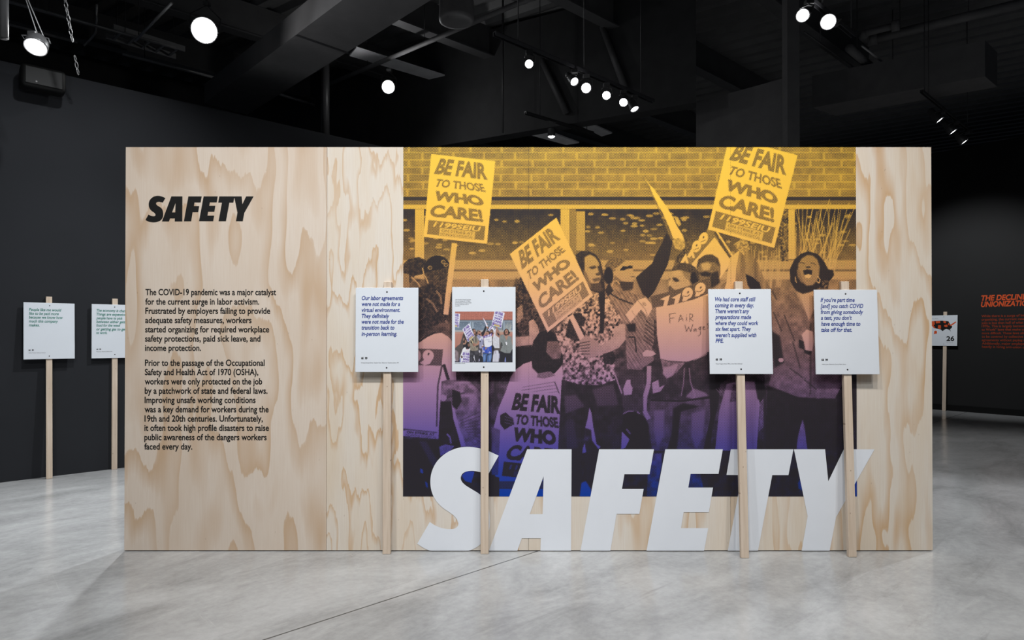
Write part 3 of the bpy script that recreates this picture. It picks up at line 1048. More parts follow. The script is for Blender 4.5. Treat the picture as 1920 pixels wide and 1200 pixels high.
    paint(0.60, [(1205, 327), (1217, 350), (1230, 378), (1244, 404), (1255, 430), (1262, 448), (1258, 450), (1247, 422), (1234, 392), (1222, 366), (1214, 350)], (150, 140, 170), 0.7)
    paint(0.36, [(1265, 408), (1271, 407), (1275, 414), (1278, 421), (1273, 425), (1267, 416)], (165, 115, 95), tex=0.3 * (n2 - .5))
    paint(0.42, [(1260, 450), (1272, 446), (1284, 452), (1292, 466), (1284, 472), (1266, 466)], (160, 112, 92), tex=0.3 * (n2 - .5))
    paint(0.75, [(1280, 440), (1292, 452), (1300, 480), (1284, 486), (1270, 500), (1262, 505), (1268, 480), (1286, 462)], (70, 60, 58), soft=2, tex=0.4 * (n2 - .5))
    # --- second 1199 sign, tilted
    paint(0.60, [(1276, 492), (1320, 436), (1338, 430), (1344, 444), (1303, 494), (1296, 500)], PURPLE)
    paint(0.10, [(1297, 495), (1340, 445), (1372, 490), (1352, 520), (1320, 540), (1300, 520)], (225, 224, 240), tex=0.1 * (n1 - .5))
    stroke(0.8, [(1340, 436), (1371, 487)], 2.6, PURPLE)
    stroke(0.05, [(1344, 434), (1376, 484)], 3.0, (226, 226, 240))
    for cx_, cy_ in ((1306, 462), (1319, 447)):
        paint(0.05, oval(cx_, cy_, 8.2, 11.5, 16, 0.35), (228, 224, 240))
        paint(0.8, oval(cx_ + 0.3, cy_ - 2, 1.6, 2.4, 10, 0.4), PURPLE)
        stroke(0.7, [(cx_ - 6, cy_ + 7), (cx_ + 5, cy_ + 3)], 1.4, PURPLE)
    for cx_, cy_ in ((1284, 484), (1296, 474)):
        paint(0.06, [(cx_ - 8, cy_ + 8), (cx_ + 2, cy_ - 9), (cx_ + 7, cy_ + 10), (cx_, cy_ + 10)], (228, 224, 240))
        paint(0.6, [(cx_ - 3, cy_ + 10), (cx_ + 1, cy_ + 4), (cx_ + 3, cy_ + 10)], PURPLE)
    # --- fourth man's head
    paint(0.62, [(1306, 500), (1310, 486), (1322, 478), (1335, 477), (1346, 484), (1351, 496), (1351, 515), (1345, 530), (1330, 535), (1312, 530)], (110, 78, 66), tex=0.1 * (n2 - .5))
    paint(0.80, [(1306, 504), (1309, 487), (1322, 478), (1336, 477), (1347, 485), (1350, 500), (1340, 492), (1325, 490), (1314, 494)], (60, 46, 42), soft=1)
    paint(0.36, [(1314, 495), (1326, 492), (1334, 496), (1330, 506), (1318, 507)], (165, 118, 96), soft=2)
    paint(0.92, [(1311, 512), (1322, 509), (1334, 512), (1330, 519), (1316, 518)], (45, 32, 30), soft=1)
    paint(0.90, [(1334, 512), (1346, 508), (1350, 530), (1336, 540), (1326, 536)], (48, 36, 34), soft=2)
    # --- third man's head
    paint(0.80, [(1258, 508), (1264, 499), (1276, 493), (1292, 494), (1304, 501), (1311, 512), (1312, 528), (1300, 530), (1290, 512), (1272, 507)], (62, 48, 44), tex=0.15 * (n2 - .5))
    paint(0.38, [(1258, 509), (1272, 506), (1282, 508), (1284, 520), (1292, 524), (1294, 536), (1280, 544), (1266, 548), (1254, 545), (1253, 530), (1256, 522)], (175, 122, 100), soft=1)
    paint(0.55, [(1278, 508), (1296, 512), (1296, 530), (1284, 520)], (125, 86, 72), soft=1)
    paint(0.95, [(1296, 512), (1304, 510), (1309, 528), (1298, 534), (1294, 526)], (40, 30, 30), soft=1)
    paint(0.66, [(1253, 521), (1258, 522), (1256, 527)], (30, 24, 26), soft=1)
    paint(0.88, [(1261, 520), (1268, 521), (1275, 527), (1267, 529), (1262, 525)], (30, 24, 26), soft=1)
    paint(0.32, [(1255, 527), (1259, 528), (1260, 538), (1254, 536)], (185, 132, 108), soft=1)
    paint(0.33, [(1262, 510), (1274, 508), (1278, 516), (1264, 518)], (185, 132, 108), soft=2)
    paint(0.74, [(1253, 538), (1257, 535), (1260, 540), (1267, 545), (1262, 549), (1254, 547)], (44, 34, 34), soft=1)
    # his raised sign 1199 / fair wages
    paint(0.12, [(1230, 576), (1260, 570), (1300, 560), (1331, 548), (1333, 655), (1310, 668), (1282, 678), (1252, 676), (1238, 672), (1232, 630)], (226, 226, 236), tex=0.04 * (n1 - .5))
    paint(0.10, oval(1290, 660, 40, 18), (226, 226, 236))
    paint(0.72, [(1219, 556), (1262, 545), (1296, 535), (1332, 519), (1334, 548), (1300, 562), (1258, 572), (1224, 577)], PURPLE)
    for pts in ([(1238, 561), (1256, 553), (1250, 575), (1243, 576), (1246, 563)], [(1259, 559), (1277, 549), (1272, 568), (1264, 571), (1266, 560)]):
        paint(0.08, pts, (228, 224, 240))
    for cx_, cy_, an in ((1289, 550, 0.5), (1313, 541, 0.5)):
        paint(0.08, oval(cx_, cy_, 9.5, 11.5, 18, an), (228, 224, 240))
        paint(0.08, [(cx_ - 10, cy_ + 15), (cx_ - 8, cy_ + 8), (cx_ + 6, cy_ + 3), (cx_ - 2, cy_ + 14)], (228, 224, 240))
        paint(0.75, oval(cx_ + 1, cy_ - 2, 1.6, 2.8, 10, 0.6), PURPLE)
        stroke(0.72, [(cx_ - 8, cy_ + 5), (cx_ - 1, cy_ + 6), (cx_ + 5, cy_ + 2)], 1.6, PURPLE)
    hw = [[(1255, 588), (1256, 606)], [(1255, 589), (1267, 587)], [(1256, 597), (1264, 596)], [(1272, 604), (1276, 590), (1281, 602)], [(1273, 599), (1280, 598)],
          [(1287, 594), (1287, 602)], [(1287, 590), (1287.4, 591)], [(1293, 604), (1293, 588), (1299, 590), (1298, 595), (1293, 597), (1300, 602)],
          [(1284, 609), (1287, 622), (1291, 613), (1295, 622), (1299, 608)], [(1304, 616), (1300, 618), (1302, 622), (1305, 616), (1306, 622)],
          [(1313, 613), (1309, 616), (1312, 619), (1314, 612), (1313, 628), (1308, 630)], [(1317, 616), (1322, 613), (1318, 612), (1318, 618), (1323, 617)],
          [(1329, 606), (1326, 608), (1329, 612), (1326, 616)]]
    for st in hw:
        stroke(0.7, st, 1.6, (90, 90, 130))
    # his sleeves, hoodie and jeans
    paint(0.86, [(1205, 690), (1232, 672), (1252, 678), (1284, 680), (1312, 670), (1336, 655), (1336, 735), (1326, 748), (1276, 748), (1216, 740)], (40, 66, 180), tex=0.2 * (n1 - .5))
    paint(0.55, [(1238, 672), (1252, 678), (1284, 680), (1268, 700), (1244, 700)], (90, 95, 150), tex=0.4 * (n2 - .5))
    paint(0.36, [(1245, 690), (1272, 682), (1262, 704), (1250, 710), (1242, 700)], (150, 108, 96), soft=1)
    for k in range(3):
        stroke(0.35, [(1300 + 6 * k, 676 - 3 * k), (1330, 662 - k * 3)], 1.6, (190, 190, 210), 0.8)
    stroke(0.45, [(1283, 690), (1281, 720), (1277, 742)], 1.8, (170, 170, 190))
    stroke(0.40, [(1292, 690), (1294, 715), (1302, 740), (1300, 752), (1292, 761), (1289, 756), (1296, 748), (1301, 746)], 1.8, (180, 180, 200))
    paint(0.35, [(1285, 744), (1300, 728), (1322, 736), (1328, 742), (1300, 748)], (200, 200, 220), 0.7, soft=1)
    paint(0.70, [(1218, 752), (1240, 748), (1276, 752), (1330, 748), (1332, 790), (1318, 845), (1266, 845), (1262, 800), (1250, 845), (1222, 845), (1217, 800)], (60, 92, 150), tex=0.25 * (n1 - .5))
    paint(0.50, [(1226, 770), (1246, 768), (1244, 820), (1232, 840), (1226, 810)], (100, 130, 185), soft=4)
    paint(0.50, [(1296, 775), (1322, 768), (1318, 820), (1304, 842), (1296, 820)], (100, 130, 185), soft=4)
    paint(0.96, [(1262, 766), (1280, 756), (1312, 762), (1276, 772), (1268, 845), (1258, 845)], (30, 36, 60), soft=2)
    stroke(0.95, [(1220, 750), (1276, 752), (1332, 745)], 3.4, (24, 24, 30))
    stroke(0.32, [(1217, 686), (1216, 720), (1209, 745), (1208, 770), (1216, 786)], 8.5, (190, 185, 205))
    paint(0.30, [(1222, 718), (1234, 712), (1236, 726), (1246, 722), (1238, 734), (1224, 738)], (190, 180, 200), tex=0.3 * (n2 - .5))
    # crouching figure and bottle
    paint(0.82, [(1156, 690), (1204, 694), (1206, 770), (1170, 770), (1166, 730)], (60, 56, 66), tex=0.15 * (n1 - .5))
    paint(0.24, [(1174, 714), (1176, 712), (1182, 712), (1182, 720), (1186, 728), (1184, 740), (1170, 741), (1168, 730)], (200, 195, 210))
    stroke(0.3, [(1153, 702), (1162, 728), (1166, 738)], 2.4, (190, 190, 205))
    paint(0.97, [(1168, 778), (1180, 771), (1196, 772), (1210, 784), (1216, 800), (1216, 845), (1170, 845), (1166, 812)], (26, 26, 32))
    stroke(0.35, [(1168, 776), (1178, 771), (1188, 771)], 1.8, (170, 165, 190))
    stroke(0.4, [(1194, 772), (1200, 776)], 3, (170, 165, 190))
    paint(0.22, [(1166, 809), (1180, 824), (1172, 840), (1164, 842)], (170, 165, 200))
    stroke(0.5, [(1174, 804), (1182, 814)], 3, (120, 115, 150))
    paint(0.50, [(1216, 850), (1240, 850), (1240, 872), (1230, 932), (1212, 932)], (70, 80, 160), tex=0.5 * (n1 - .4))
    # --- fourth man's pale trousers and arm
    paint(0.60, [(1352, 535), (1374, 520), (1400, 540), (1425, 570), (1430, 690), (1350, 690), (1340, 600)], (205, 205, 214), tex=0.3 * (n1 - .5))
    paint(0.96, [(1326, 660), (1350, 660), (1366, 690), (1362, 712), (1350, 720), (1346, 760), (1336, 800), (1330, 845), (1318, 845), (1332, 780)], (26, 26, 34))
    for k in range(4):
        stroke(0.45, [(1342 + 4 * k, 728 - k), (1352 + 4 * k, 742 - 2 * k)], 1.6, (150, 140, 170), 0.7)
    paint(0.34, [(1362, 720), (1386, 714), (1420, 716), (1424, 760), (1418, 845), (1340, 845), (1348, 770)], (205, 205, 222), tex=0.3 * (vnoise(0.09, 0.01, 14) - .5))
    paint(0.62, [(1374, 720), (1382, 722), (1380, 752), (1368, 754)], (150, 140, 165), tex=0.3 * (n2 - .5))
    paint(0.95, [(1414, 712), (1432, 720), (1442, 745), (1430, 755), (1420, 748)], (28, 27, 34), soft=1)
    paint(0.55, [(1424, 756), (1432, 745), (1432, 800), (1422, 810)], (140, 135, 170), tex=0.4 * (n2 - .5))
    paint(0.9, rect(1431, 740, 1437, 845), (34, 33, 42))
    paint(0.5, [(1437, 730), (1442, 760), (1442, 815), (1436, 825)], (130, 125, 165), tex=0.4 * (n2 - .5))
    # --- raised arm holding the right placard
    paint(0.20, [(1368, 484), (1385, 470), (1390, 476), (1376, 540), (1358, 575), (1350, 575), (1362, 530)], (220, 215, 225))
    paint(0.56, [(1386, 472), (1402, 470), (1420, 490), (1432, 520), (1448, 545), (1440, 580), (1400, 560), (1378, 540), (1380, 505)], (150, 108, 92), tex=0.35 * (vnoise(0.12, 0.02, 31) - .5))
    paint(0.46, [(1376, 458), (1388, 450), (1402, 452), (1406, 468), (1394, 478), (1384, 470)], (160, 112, 94), tex=0.6 * (n2 - .5))
    paint(0.97, [(1398, 514), (1410, 519), (1424, 530), (1428, 545), (1410, 548), (1402, 534)], (24, 22, 26))
    # --- shouting woman
    shirt = [(1434, 552), (1452, 540), (1478, 536), (1492, 548), (1516, 602), (1540, 548), (1568, 556), (1586, 580), (1600, 640), (1602, 700),
             (1566, 746), (1530, 746), (1494, 744), (1460, 730), (1440, 722), (1450, 690), (1442, 640), (1432, 600)]
    paint(0.60, shirt, (118, 124, 124), tex=0.25 * (n1 - .5))
    paint(0.93, [(1446, 620), (1462, 630), (1470, 680), (1452, 690), (1448, 660)], (44, 46, 48), soft=3)
    paint(0.36, [(1497, 545), (1535, 545), (1530, 568), (1517, 602), (1506, 572)], (165, 118, 100), soft=1)
    for pts in ([(1448, 545), (1456, 562)], [(1450, 585), (1466, 622)], [(1470, 590), (1490, 640)], [(1486, 640), (1500, 690)], [(1480, 690), (1505, 708)], [(1508, 712), (1530, 730)], [(1520, 606), (1519, 740)]):
        stroke(0.88, pts, 2.6, (60, 64, 66), 0.8)
    paint(0.10, [(1503, 628), (1512, 618), (1524, 622), (1526, 640), (1522, 658), (1510, 656), (1508, 642)], (228, 228, 236))
    paint(0.95, [(1497, 636), (1506, 640), (1508, 656), (1498, 652)], (40, 38, 42))
    paint(0.95, [(1508, 656), (1522, 660), (1518, 666), (1508, 662)], (40, 38, 42))
    paint(0.22, oval(1464, 675, 5, 4), (200, 195, 205))
    paint(0.36, [(1580, 590), (1604, 590), (1604, 660), (1588, 650)], (150, 110, 95), tex=0.3 * (n2 - .5))
    paint(0.94, [(1482, 528), (1481, 505), (1490, 486), (1502, 476), (1516, 471), (1532, 476), (1544, 488), (1553, 505), (1562, 507), (1564, 516),
                 (1557, 525), (1549, 532), (1544, 540), (1530, 540), (1490, 542)], (26, 23, 25))
    paint(0.86, [(1534, 530), (1556, 522), (1552, 542), (1536, 542)], (60, 50, 46), tex=0.8 * (n2 - .5))
    paint(0.52, [(1497, 494), (1504, 484), (1514, 478), (1524, 479), (1533, 487), (1537, 500), (1536, 515), (1532, 526), (1524, 535), (1512, 536), (1504, 528), (1496, 510)],
          (165, 112, 92), soft=1)
    paint(0.62, [(1494, 505), (1500, 508), (1504, 522), (1510, 533), (1502, 530), (1495, 518)], (110, 72, 60), soft=1)
    paint(0.93, [(1489, 536), (1504, 530), (1514, 540), (1530, 534), (1534, 542), (1518, 548), (1505, 551), (1492, 545)], (60, 42, 38), soft=1)
    paint(0.94, [(1506, 507), (1514, 505), (1523, 507), (1522, 516), (1515, 517), (1508, 516)], (40, 18, 20))
    paint(0.22, [(1508, 516), (1516, 514), (1522, 516), (1518, 522), (1511, 521)], (190, 120, 115))
    paint(0.85, [(1510, 500), (1518, 499), (1521, 502), (1513, 503)], (66, 42, 38))
    stroke(0.78, [(1498, 493), (1504, 492), (1509, 495)], 1.6, (66, 42, 38))
    stroke(0.78, [(1520, 493), (1526, 494), (1530, 497)], 1.6, (66, 42, 38))
    stroke(0.25, [(1491, 519), (1492, 527), (1494, 530)], 1.6, (200, 170, 120))
    stroke(0.25, [(1533, 518), (1538, 524), (1536, 531), (1531, 527)], 1.8, (200, 170, 120))
    paint(0.97, [(1438, 724), (1462, 732), (1496, 745), (1532, 748), (1566, 748), (1572, 845), (1514, 845), (1506, 786), (1494, 820), (1490, 845), (1434, 845)], (26, 26, 32), tex=0.08 * (n1 - .7))
    paint(0.40, [(1504, 786), (1508, 800), (1513, 845), (1492, 845), (1496, 815)], (110, 120, 190), tex=0.4 * (n1 - .5))
    paint(0.95, [(1566, 745), (1590, 700), (1610, 700), (1610, 940), (1570, 940)], (26, 26, 34), tex=0.15 * (n1 - .6))
    for k in range(14):
        stroke(0.6, [(1578 + r.rand() * 24, 760 + r.rand() * 80), (1580 + r.rand() * 24, 770 + r.rand() * 80)], 1.6, (80, 78, 130), 0.6)
    paint(0.55, [(1285, 880), (1310, 880), (1322, 932), (1290, 932)], (60, 80, 170), tex=0.5 * (n1 - .4))
    paint(0.45, [(1495, 905), (1502, 895), (1504, 920), (1496, 916)], (70, 90, 190))
    paint(0.18, [(866, 892), (874, 883), (890, 884), (884, 905), (872, 902)], (90, 120, 210))
    paint(0.15, [(1600, 905), (1610, 900), (1610, 940), (1603, 940)], (90, 120, 210))
    # --- the two upright placards
    fair_sign([(808.6, 289.1), (928.4, 302.6), (913, 457), (794, 444)])
    stroke(0.22, [(852, 456), (848, 490), (843, 530), (836, 590)], 10, (205, 170, 130))
    fair_sign([(1368, 257), (1495.8, 291.5), (1451.7, 464.8), (1327.5, 429.8)])
    # butt joints of the printed sheets
    for sx in (991, 1370.5):
        paint(1.0, rect(sx - 0.5, 270, sx + 0.5, 940), (30, 30, 30), 0.35)


paint_mural()
np.clip(TONE, 0, 1, out=TONE)

# mural mesh: one sheet whose vertices carry the printed tone
vx = np.array([wconv(MX0 + i * GS, 600)[0] for i in range(GW)])
vz = np.array([wconv(1180, MY0 + j * GS)[1] for j in range(GH)])
vz[0] = HW - 0.002
XX, ZZ = np.meshgrid(vx, vz)
co = np.stack([XX, np.full_like(XX, -0.0014 - OY), ZZ], axis=-1).reshape(-1, 3)


def grid_mesh(name, co, gw, gh, attr, data):
    me = bpy.data.meshes.new(name)
    idx = np.arange(gw * gh).reshape(gh, gw)
    quads = np.stack([idx[1:, :-1], idx[1:, 1:], idx[:-1, 1:], idx[:-1, :-1]], axis=-1).reshape(-1, 4)
    me.vertices.add(gw * gh)
    me.vertices.foreach_set('co', co.astype(np.float32).ravel())
    nq = len(quads)
    me.loops.add(nq * 4)
    me.loops.foreach_set('vertex_index', quads.astype(np.int32).ravel())
    me.polygons.add(nq)
    me.polygons.foreach_set('loop_start', np.arange(0, nq * 4, 4, dtype=np.int32))
    me.polygons.foreach_set('loop_total', np.full(nq, 4, dtype=np.int32))
    me.update(calc_edges=True)
    if data.ndim == 1:
        at = me.attributes.new(attr, 'FLOAT', 'POINT')
        at.data.foreach_set('value', data.astype(np.float32))
    else:
        at = me.attributes.new(attr, 'FLOAT_VECTOR', 'POINT')
        at.data.foreach_set('vector', data.astype(np.float32).ravel())
    return me


N = NT('halftone_print', 0.5, 0.2)
at = N.n('ShaderNodeAttribute', attribute_name='tone')
v, x, y, z = N.coord()
PER = 2.95 / F * D
kx = N.math('COSINE', N.math('MULTIPLY', x, 2 * math.pi / PER))
kz = N.math('COSINE', N.math('MULTIPLY', z, 2 * math.pi / PER))
dots = N.math('MULTIPLY_ADD', N.math('MULTIPLY', kx, kz), 0.5, 0.5)
tone = N.math('MULTIPLY_ADD', at.outputs['Fac'], 1.14, -0.05)
ink = N.math('MULTIPLY_ADD', N.math('SUBTRACT', tone, dots), 3.3, 0.5, clamp=True)
zpix = [(275, (236, 190, 62)), (380, (238, 186, 68)), (470, (233, 178, 84)), (540, (226, 170, 112)), (600, (212, 158, 132)), (650, (190, 143, 140)),
        (720, (163, 124, 160)), (780, (125, 98, 154)), (830, (90, 77, 156)), (880, (44, 60, 155)), (930, (0, 58, 155))]
zt = N.math('DIVIDE', z, HW)
stops = [(max(0, min(1, wconv(1180, py)[1] / HW)), srgb(*c_, 1.12)) for py, c_ in reversed(zpix)]
paper = N.ramp(zt, stops)
N.color(N.mix(ink, paper, (0.026, 0.022, 0.026, 1)))
mural = link('mural', grid_mesh('mural', co, GW, GH, 'tone', TONE.reshape(-1)), N.m, wall)
mural['label'] = 'halftone protest photograph fading from yellow through purple to blue'

# ------------------------------------------------------------------ picket signs
N = NT('colour_print', 0.5, 0.2)
at = N.n('ShaderNodeAttribute', attribute_name='picture')
N.color(at.outputs['Vector'])
M_PICTURE = N.m


def picket_sign(label, foot, top_py, phi, lean_to, half_w, corners, board_t=0.009, post_w=0.047, post_t=0.026):
    """foot: photo pixel of the post's foot (front edge); corners: placard left, right, top, bottom pixels"""
    b = on_z(foot[0], foot[1], 0)
    rz = Matrix.Rotation(phi, 3, 'Z')
    base = b + rz @ Vector((0, post_t / 2, 0))
    # lean so that the head of the post rests against the surface behind
    L = 1.63
    gap = lean_to(base) - post_t / 2 - 0.002
    alpha = math.asin(max(min(gap / L, 0.3), 0.0))
    root = empty('picket_sign', base, (-alpha, 0, phi))
    tag(root, label, 'picket sign', 'white picket signs on pine posts')
    R = Matrix.Rotation(phi, 3, 'Z') @ Matrix.Rotation(-alpha, 3, 'X')
    yf = -post_t / 2 - board_t
    n = R @ Vector((0, -1, 0))
    pp = base + R @ Vector((0, yf, 0))

    def conv(px, py):
        p = R.transposed() @ (on_plane(px, py, pp, n) - base)
        return (p.x, p.z)

    ztop = conv(foot[0], top_py)[1]
    bm = bmesh.new()
    add_box(bm, (-post_w / 2, -post_t / 2, 0.0), (post_w / 2, post_t / 2, ztop))
    bevel(bm, 0.0025, 2)
    from_bm('post', bm, M_LUMBER, root)
    xl, xr, yt, yb = corners
    mid = (xl + xr) / 2
    z1, z0 = conv(mid, yt)[1], conv(mid, yb)[1]
    x0 = conv(xl, (yt + yb) / 2)[0]
    x1 = conv(xr, (yt + yb) / 2)[0]
    bm = bmesh.new()
    add_box(bm, (x0, yf, z0), (x1, -post_t / 2, z1))
    bevel(bm, 0.0012, 1)
    board = from_bm('placard', bm, M_BOARD, root)
    return board, conv, yf, (x0, x1, z0, z1)


def screw(root, x, z, yf):
    bm = bmesh.new()
    add_lathe(bm, [(0.0, 0.0026), (0.003, 0.0023), (0.0048, 0.001), (0.0048, 0.0)], 12,
              Matrix.Translation((x, yf, z)) @ Matrix.Rotation(math.pi / 2, 4, 'X'))
    from_bm('screw', bm, M_SCREW, root, True)


wall_front = lambda b: -b.y
OFF = 0.0006

# 1
r1, cv, yf, bx = picket_sign('white picket sign quoting labor agreements, leaning on bare plywood and the mural edge',
                             (724.5, 1039.5), 528, 0, wall_front, 0, (666.5, 784.2, 539.5, 697.7))
letter_lines('quote', [('Our labor agreements', 678.4, 756, 562.4), ('were not made for a', 678.4, 750, 573.6), ('virtual environment.', 678.2, 750.2, 584.8),
                       ('They definitely', 678.2, 730, 596), ('were not made for the', 678, 757, 606.8), ('transition back to', 678, 739.5, 617.8),
                       ('in-person learning.', 677.8, 744.4, 629.5)], cv, 7.4, M_BLUE, r1, yf - OFF, 0.0235, 0.22)
letter_lines('quotation_marks', [('\u201c \u201d', 677.3, 688.8, 679.5)], cv, 9.4, M_INK, r1, yf - OFF, 0.035)
letter_lines('credit_line', [('Cristina Duncan Evans, Teacher Chair, Baltimore Teachers Union, 340', 677, 747.5, 681.2)], cv, 2.1, M_GREY, r1, yf - OFF)
for px, py in ((725.6, 547.5), (725, 689.5)):
    screw(r1, *cv(px, py), yf)

# 2 with the colour photograph
r2, cv, yf, bx = picket_sign('white picket sign with a colour photograph of a protest, before the mural',
                             (908.5, 1039.2), 523, 0, wall_front, 0, (847.5, 966.7, 538, 696.7))
letter_lines('caption', [('Johns Hopkins Hospital workers', 853.5, 883, 562.6), ('who are members of 1199 SEIU', 853.5, 882, 565.6),
                         ('demonstrating on Orleans Street', 853.5, 884, 568.5), ('during a three day strike in', 853.5, 878.5, 571.4), ('June 2014.', 853.5, 863, 574.4)],
             cv, 2.0, M_GREY, r2, yf - OFF)
letter_lines('credit_line', [('Photo courtesy of 1199 SEIU', 853, 872, 682)], cv, 1.7, M_GREY, r2, yf - OFF)
pw, ph = 232, 204
sx0, sx1, sy0, sy1 = 863.0, 1595.0, 278.0, 850.0
ii = np.clip(((sx0 + (sx1 - sx0) * np.arange(pw) / (pw - 1)) - MX0) / GS, 0, GW - 2)
jj = np.clip(((sy0 + (sy1 - sy0) * np.arange(ph) / (ph - 1)) - MY0) / GS, 0, GH - 2)
SM = RGB.copy()
for ch in range(3):
    SM[..., ch] = soften(SM[..., ch], 2)
pic = SM[jj.astype(int)[:, None], ii.astype(int)[None, :]] / 255.0
pic = np.clip(0.13 + 0.87 * pic, 0, 1) ** 2.2 * 0.95
ax0, az1 = cv(853.2, 584.2)
ax1, az0 = cv(961.0, 679.2)
PX, PZ = np.meshgrid(np.linspace(ax0, ax1, pw), np.linspace(az1, az0, ph))
pco = np.stack([PX, np.full_like(PX, yf - 0.0008), PZ], -1).reshape(-1, 3)
link('photograph', grid_mesh('photograph', pco, pw, ph, 'picture', pic.reshape(-1, 3)), M_PICTURE, r2)
for px, py in ((907.1, 545.8), (907, 688.3)):
    screw(r2, *cv(px, py), yf)

# 3
r3, cv, yf, bx = picket_sign('white picket sign quoting core staff and PPE, leaning before the letter T',
                             (1397.3, 1047), 527, 0, wall_front, 0, (1329.6, 1447.6, 542, 701.5))
letter_lines('quote', [('We had core staff still', 1340.6, 1416.5, 564.75), ('coming in every day.', 1340.6, 1413.3, 576), ('There weren\u2019t any', 1341, 1405, 587),
                       ('preparations made', 1341, 1408.4, 598), ('where they could work', 1341.3, 1422, 609.4), ('six feet apart. They', 1341.3, 1408.4, 620.3),
                       ('weren\u2019t supplied with', 1341.5, 1418.4, 631.9), ('PPE.', 1341.5, 1356.5, 642.6)], cv, 7.4, M_BLUE, r3, yf - OFF, 0.0235, 0.22)
letter_lines('quotation_marks', [('\u201c \u201d', 1342, 1353.8, 681.8)], cv, 9.4, M_INK, r3, yf - OFF, 0.035)
letter_lines('credit_line', [('Cheryl Hughes Hinds, Office of the Public Defender', 1342, 1392.3, 683)], cv, 2.1, M_GREY, r3, yf - OFF)
for px, py in ((1387, 550), (1389.6, 692.2)):
    screw(r3, *cv(px, py), yf)

# 4
r4, cv, yf, bx = picket_sign('white picket sign quoting part time workers who catch COVID, before the letter Y',
                             (1599.3, 1045.2), 527, 0, wall_front, 0, (1528.2, 1647, 543.2, 702))
letter_lines('quote', [('If you\u2019re part time', 1538.4, 1602.5, 566), ('[and] you catch COVID', 1538.5, 1618.6, 577.4), ('from giving somebody', 1538.8, 1618.6, 588.6),
                       ('a test, you don\u2019t', 1539.2, 1597.2, 599.5), ('have enough time to', 1539.4, 1613.2, 610.7), ('take off for that.', 1539.7, 1597.4, 622)],
             cv, 7.4, M_BLUE, r4, yf - OFF, 0.0235, 0.22)
letter_lines('quotation_marks', [('\u201c \u201d', 1540.6, 1552.4, 682.6)], cv, 9.4, M_INK, r4, yf - OFF, 0.035)
letter_lines('credit_line', [('Adele Luther, Baltimore County Public Library', 1541, 1586.5, 684)], cv, 2.1, M_GREY, r4, yf - OFF)
for px, py in ((1585.4, 551), (1589, 693)):
    screw(r4, *cv(px, py), yf)

# 5, 6 by the left wall
left_gap = lambda b: abs((b - WL).dot(NL))
r5, cv, yf, bx = picket_sign('white picket sign with green quote about being paid more, farthest left by the charcoal wall',
                             (92.7, 897.8), 556, PHI_L, left_gap, 0, (44, 140, 568, 673.2))
letter_lines('quote', [('People like me would', 54.2, 115, 583.3), ('like to be paid more', 54, 110.2, 590.4), ('because we know how', 54, 117.9, 597.5),
                       ('much this company', 54, 108.7, 604.7), ('makes.', 54, 74, 611.9)], cv, 4.9, M_GREEN, r5, yf - OFF, 0.02, 0.22)
letter_lines('quotation_marks', [('\u201c \u201d', 53.5, 63.2, 661.5)], cv, 6.0, M_INK, r5, yf - OFF, 0.035)
letter_lines('credit_line', [('Gallery Worker, Baltimore Museum', 53.5, 85.5, 662.2)], cv, 1.6, M_GREY, r5, yf - OFF)
for px, py in ((93.1, 573.2), (92.5, 667.6)):
    screw(r5, *cv(px, py), yf)
r6, cv, yf, bx = picket_sign('white picket sign with green quote about the economy, half hidden behind the display wall',
                             (214.8, 880.3), 560, PHI_L, left_gap, 0, (171.8, 259.5, 571.2, 671.2))
letter_lines('quote', [('The economy is changing.', 180.9, 246, 585), ('Things are expensive and', 180.8, 247.5, 592), ('people have to pick', 180.7, 230, 599),
                       ('between either getting', 180.7, 243, 605.9), ('food for the week', 180.6, 225.7, 612.5), ('or getting gas to get', 180.6, 236.5, 619.6),
                       ('to work.', 180.6, 201, 626.2)], cv, 4.8, M_GREEN, r6, yf - OFF, 0.02, 0.22)
letter_lines('quotation_marks', [('\u201c \u201d', 180.8, 189.6, 659.5)], cv, 5.6, M_INK, r6, yf - OFF, 0.035)
letter_lines('credit_line', [('Museum Guard, Baltimore', 180.8, 210.5, 660)], cv, 1.6, M_GREY, r6, yf - OFF)
for px, py in ((215, 575.8), (215.4, 664.6)):
    screw(r6, *cv(px, py), yf)

# 7 by the right wall, with a map
PHI_R = math.atan2(RD.y, RD.x)
right_gap = lambda b: abs((b - WR).dot(NR))
r7, cv, yf, bx = picket_sign('white picket sign with orange and black map and number 26, by the black right wall',
                             (1769.6, 770.3), 584.5, PHI_R, right_gap, 0, (1743.5, 1795, 591.2, 648.6), post_w=0.055)


def q1(pts):
    return [[(1720 + a / 9.6, 520 + b / 9.6) for a, b in pts]]


poly_obj('map_shape', [q1([(300, 785), (440, 780), (560, 790), (600, 860), (628, 880), (622, 905), (590, 935), (602, 978), (578, 945), (520, 930), (480, 945), (458, 972),
                           (425, 940), (330, 920), (290, 870)])], cv, yf - OFF, M_INK, r7)
for reg in ([q1([(255, 790), (310, 788), (315, 850), (290, 860), (330, 915), (300, 915), (270, 880), (255, 870)]),
                       q1([(330, 787), (412, 784), (412, 825), (335, 828)]), q1([(470, 782), (505, 785), (520, 815), (500, 830), (470, 815)]),
                       q1([(375, 862), (425, 862), (425, 925), (400, 930), (370, 915)]), q1([(485, 858), (540, 850), (548, 885), (520, 898), (480, 885)]),
                       q1([(555, 820), (575, 830), (580, 865), (555, 855)]), q1([(585, 862), (640, 825), (690, 795), (700, 810), (650, 848), (605, 878)]),
                       q1([(300, 975), (325, 960), (352, 968), (355, 1010), (330, 1015), (292, 1022), (305, 1000)])]):
    poly_obj('map_region', [reg], cv, yf - OFF * 1.5, M_ORANGE, r7)
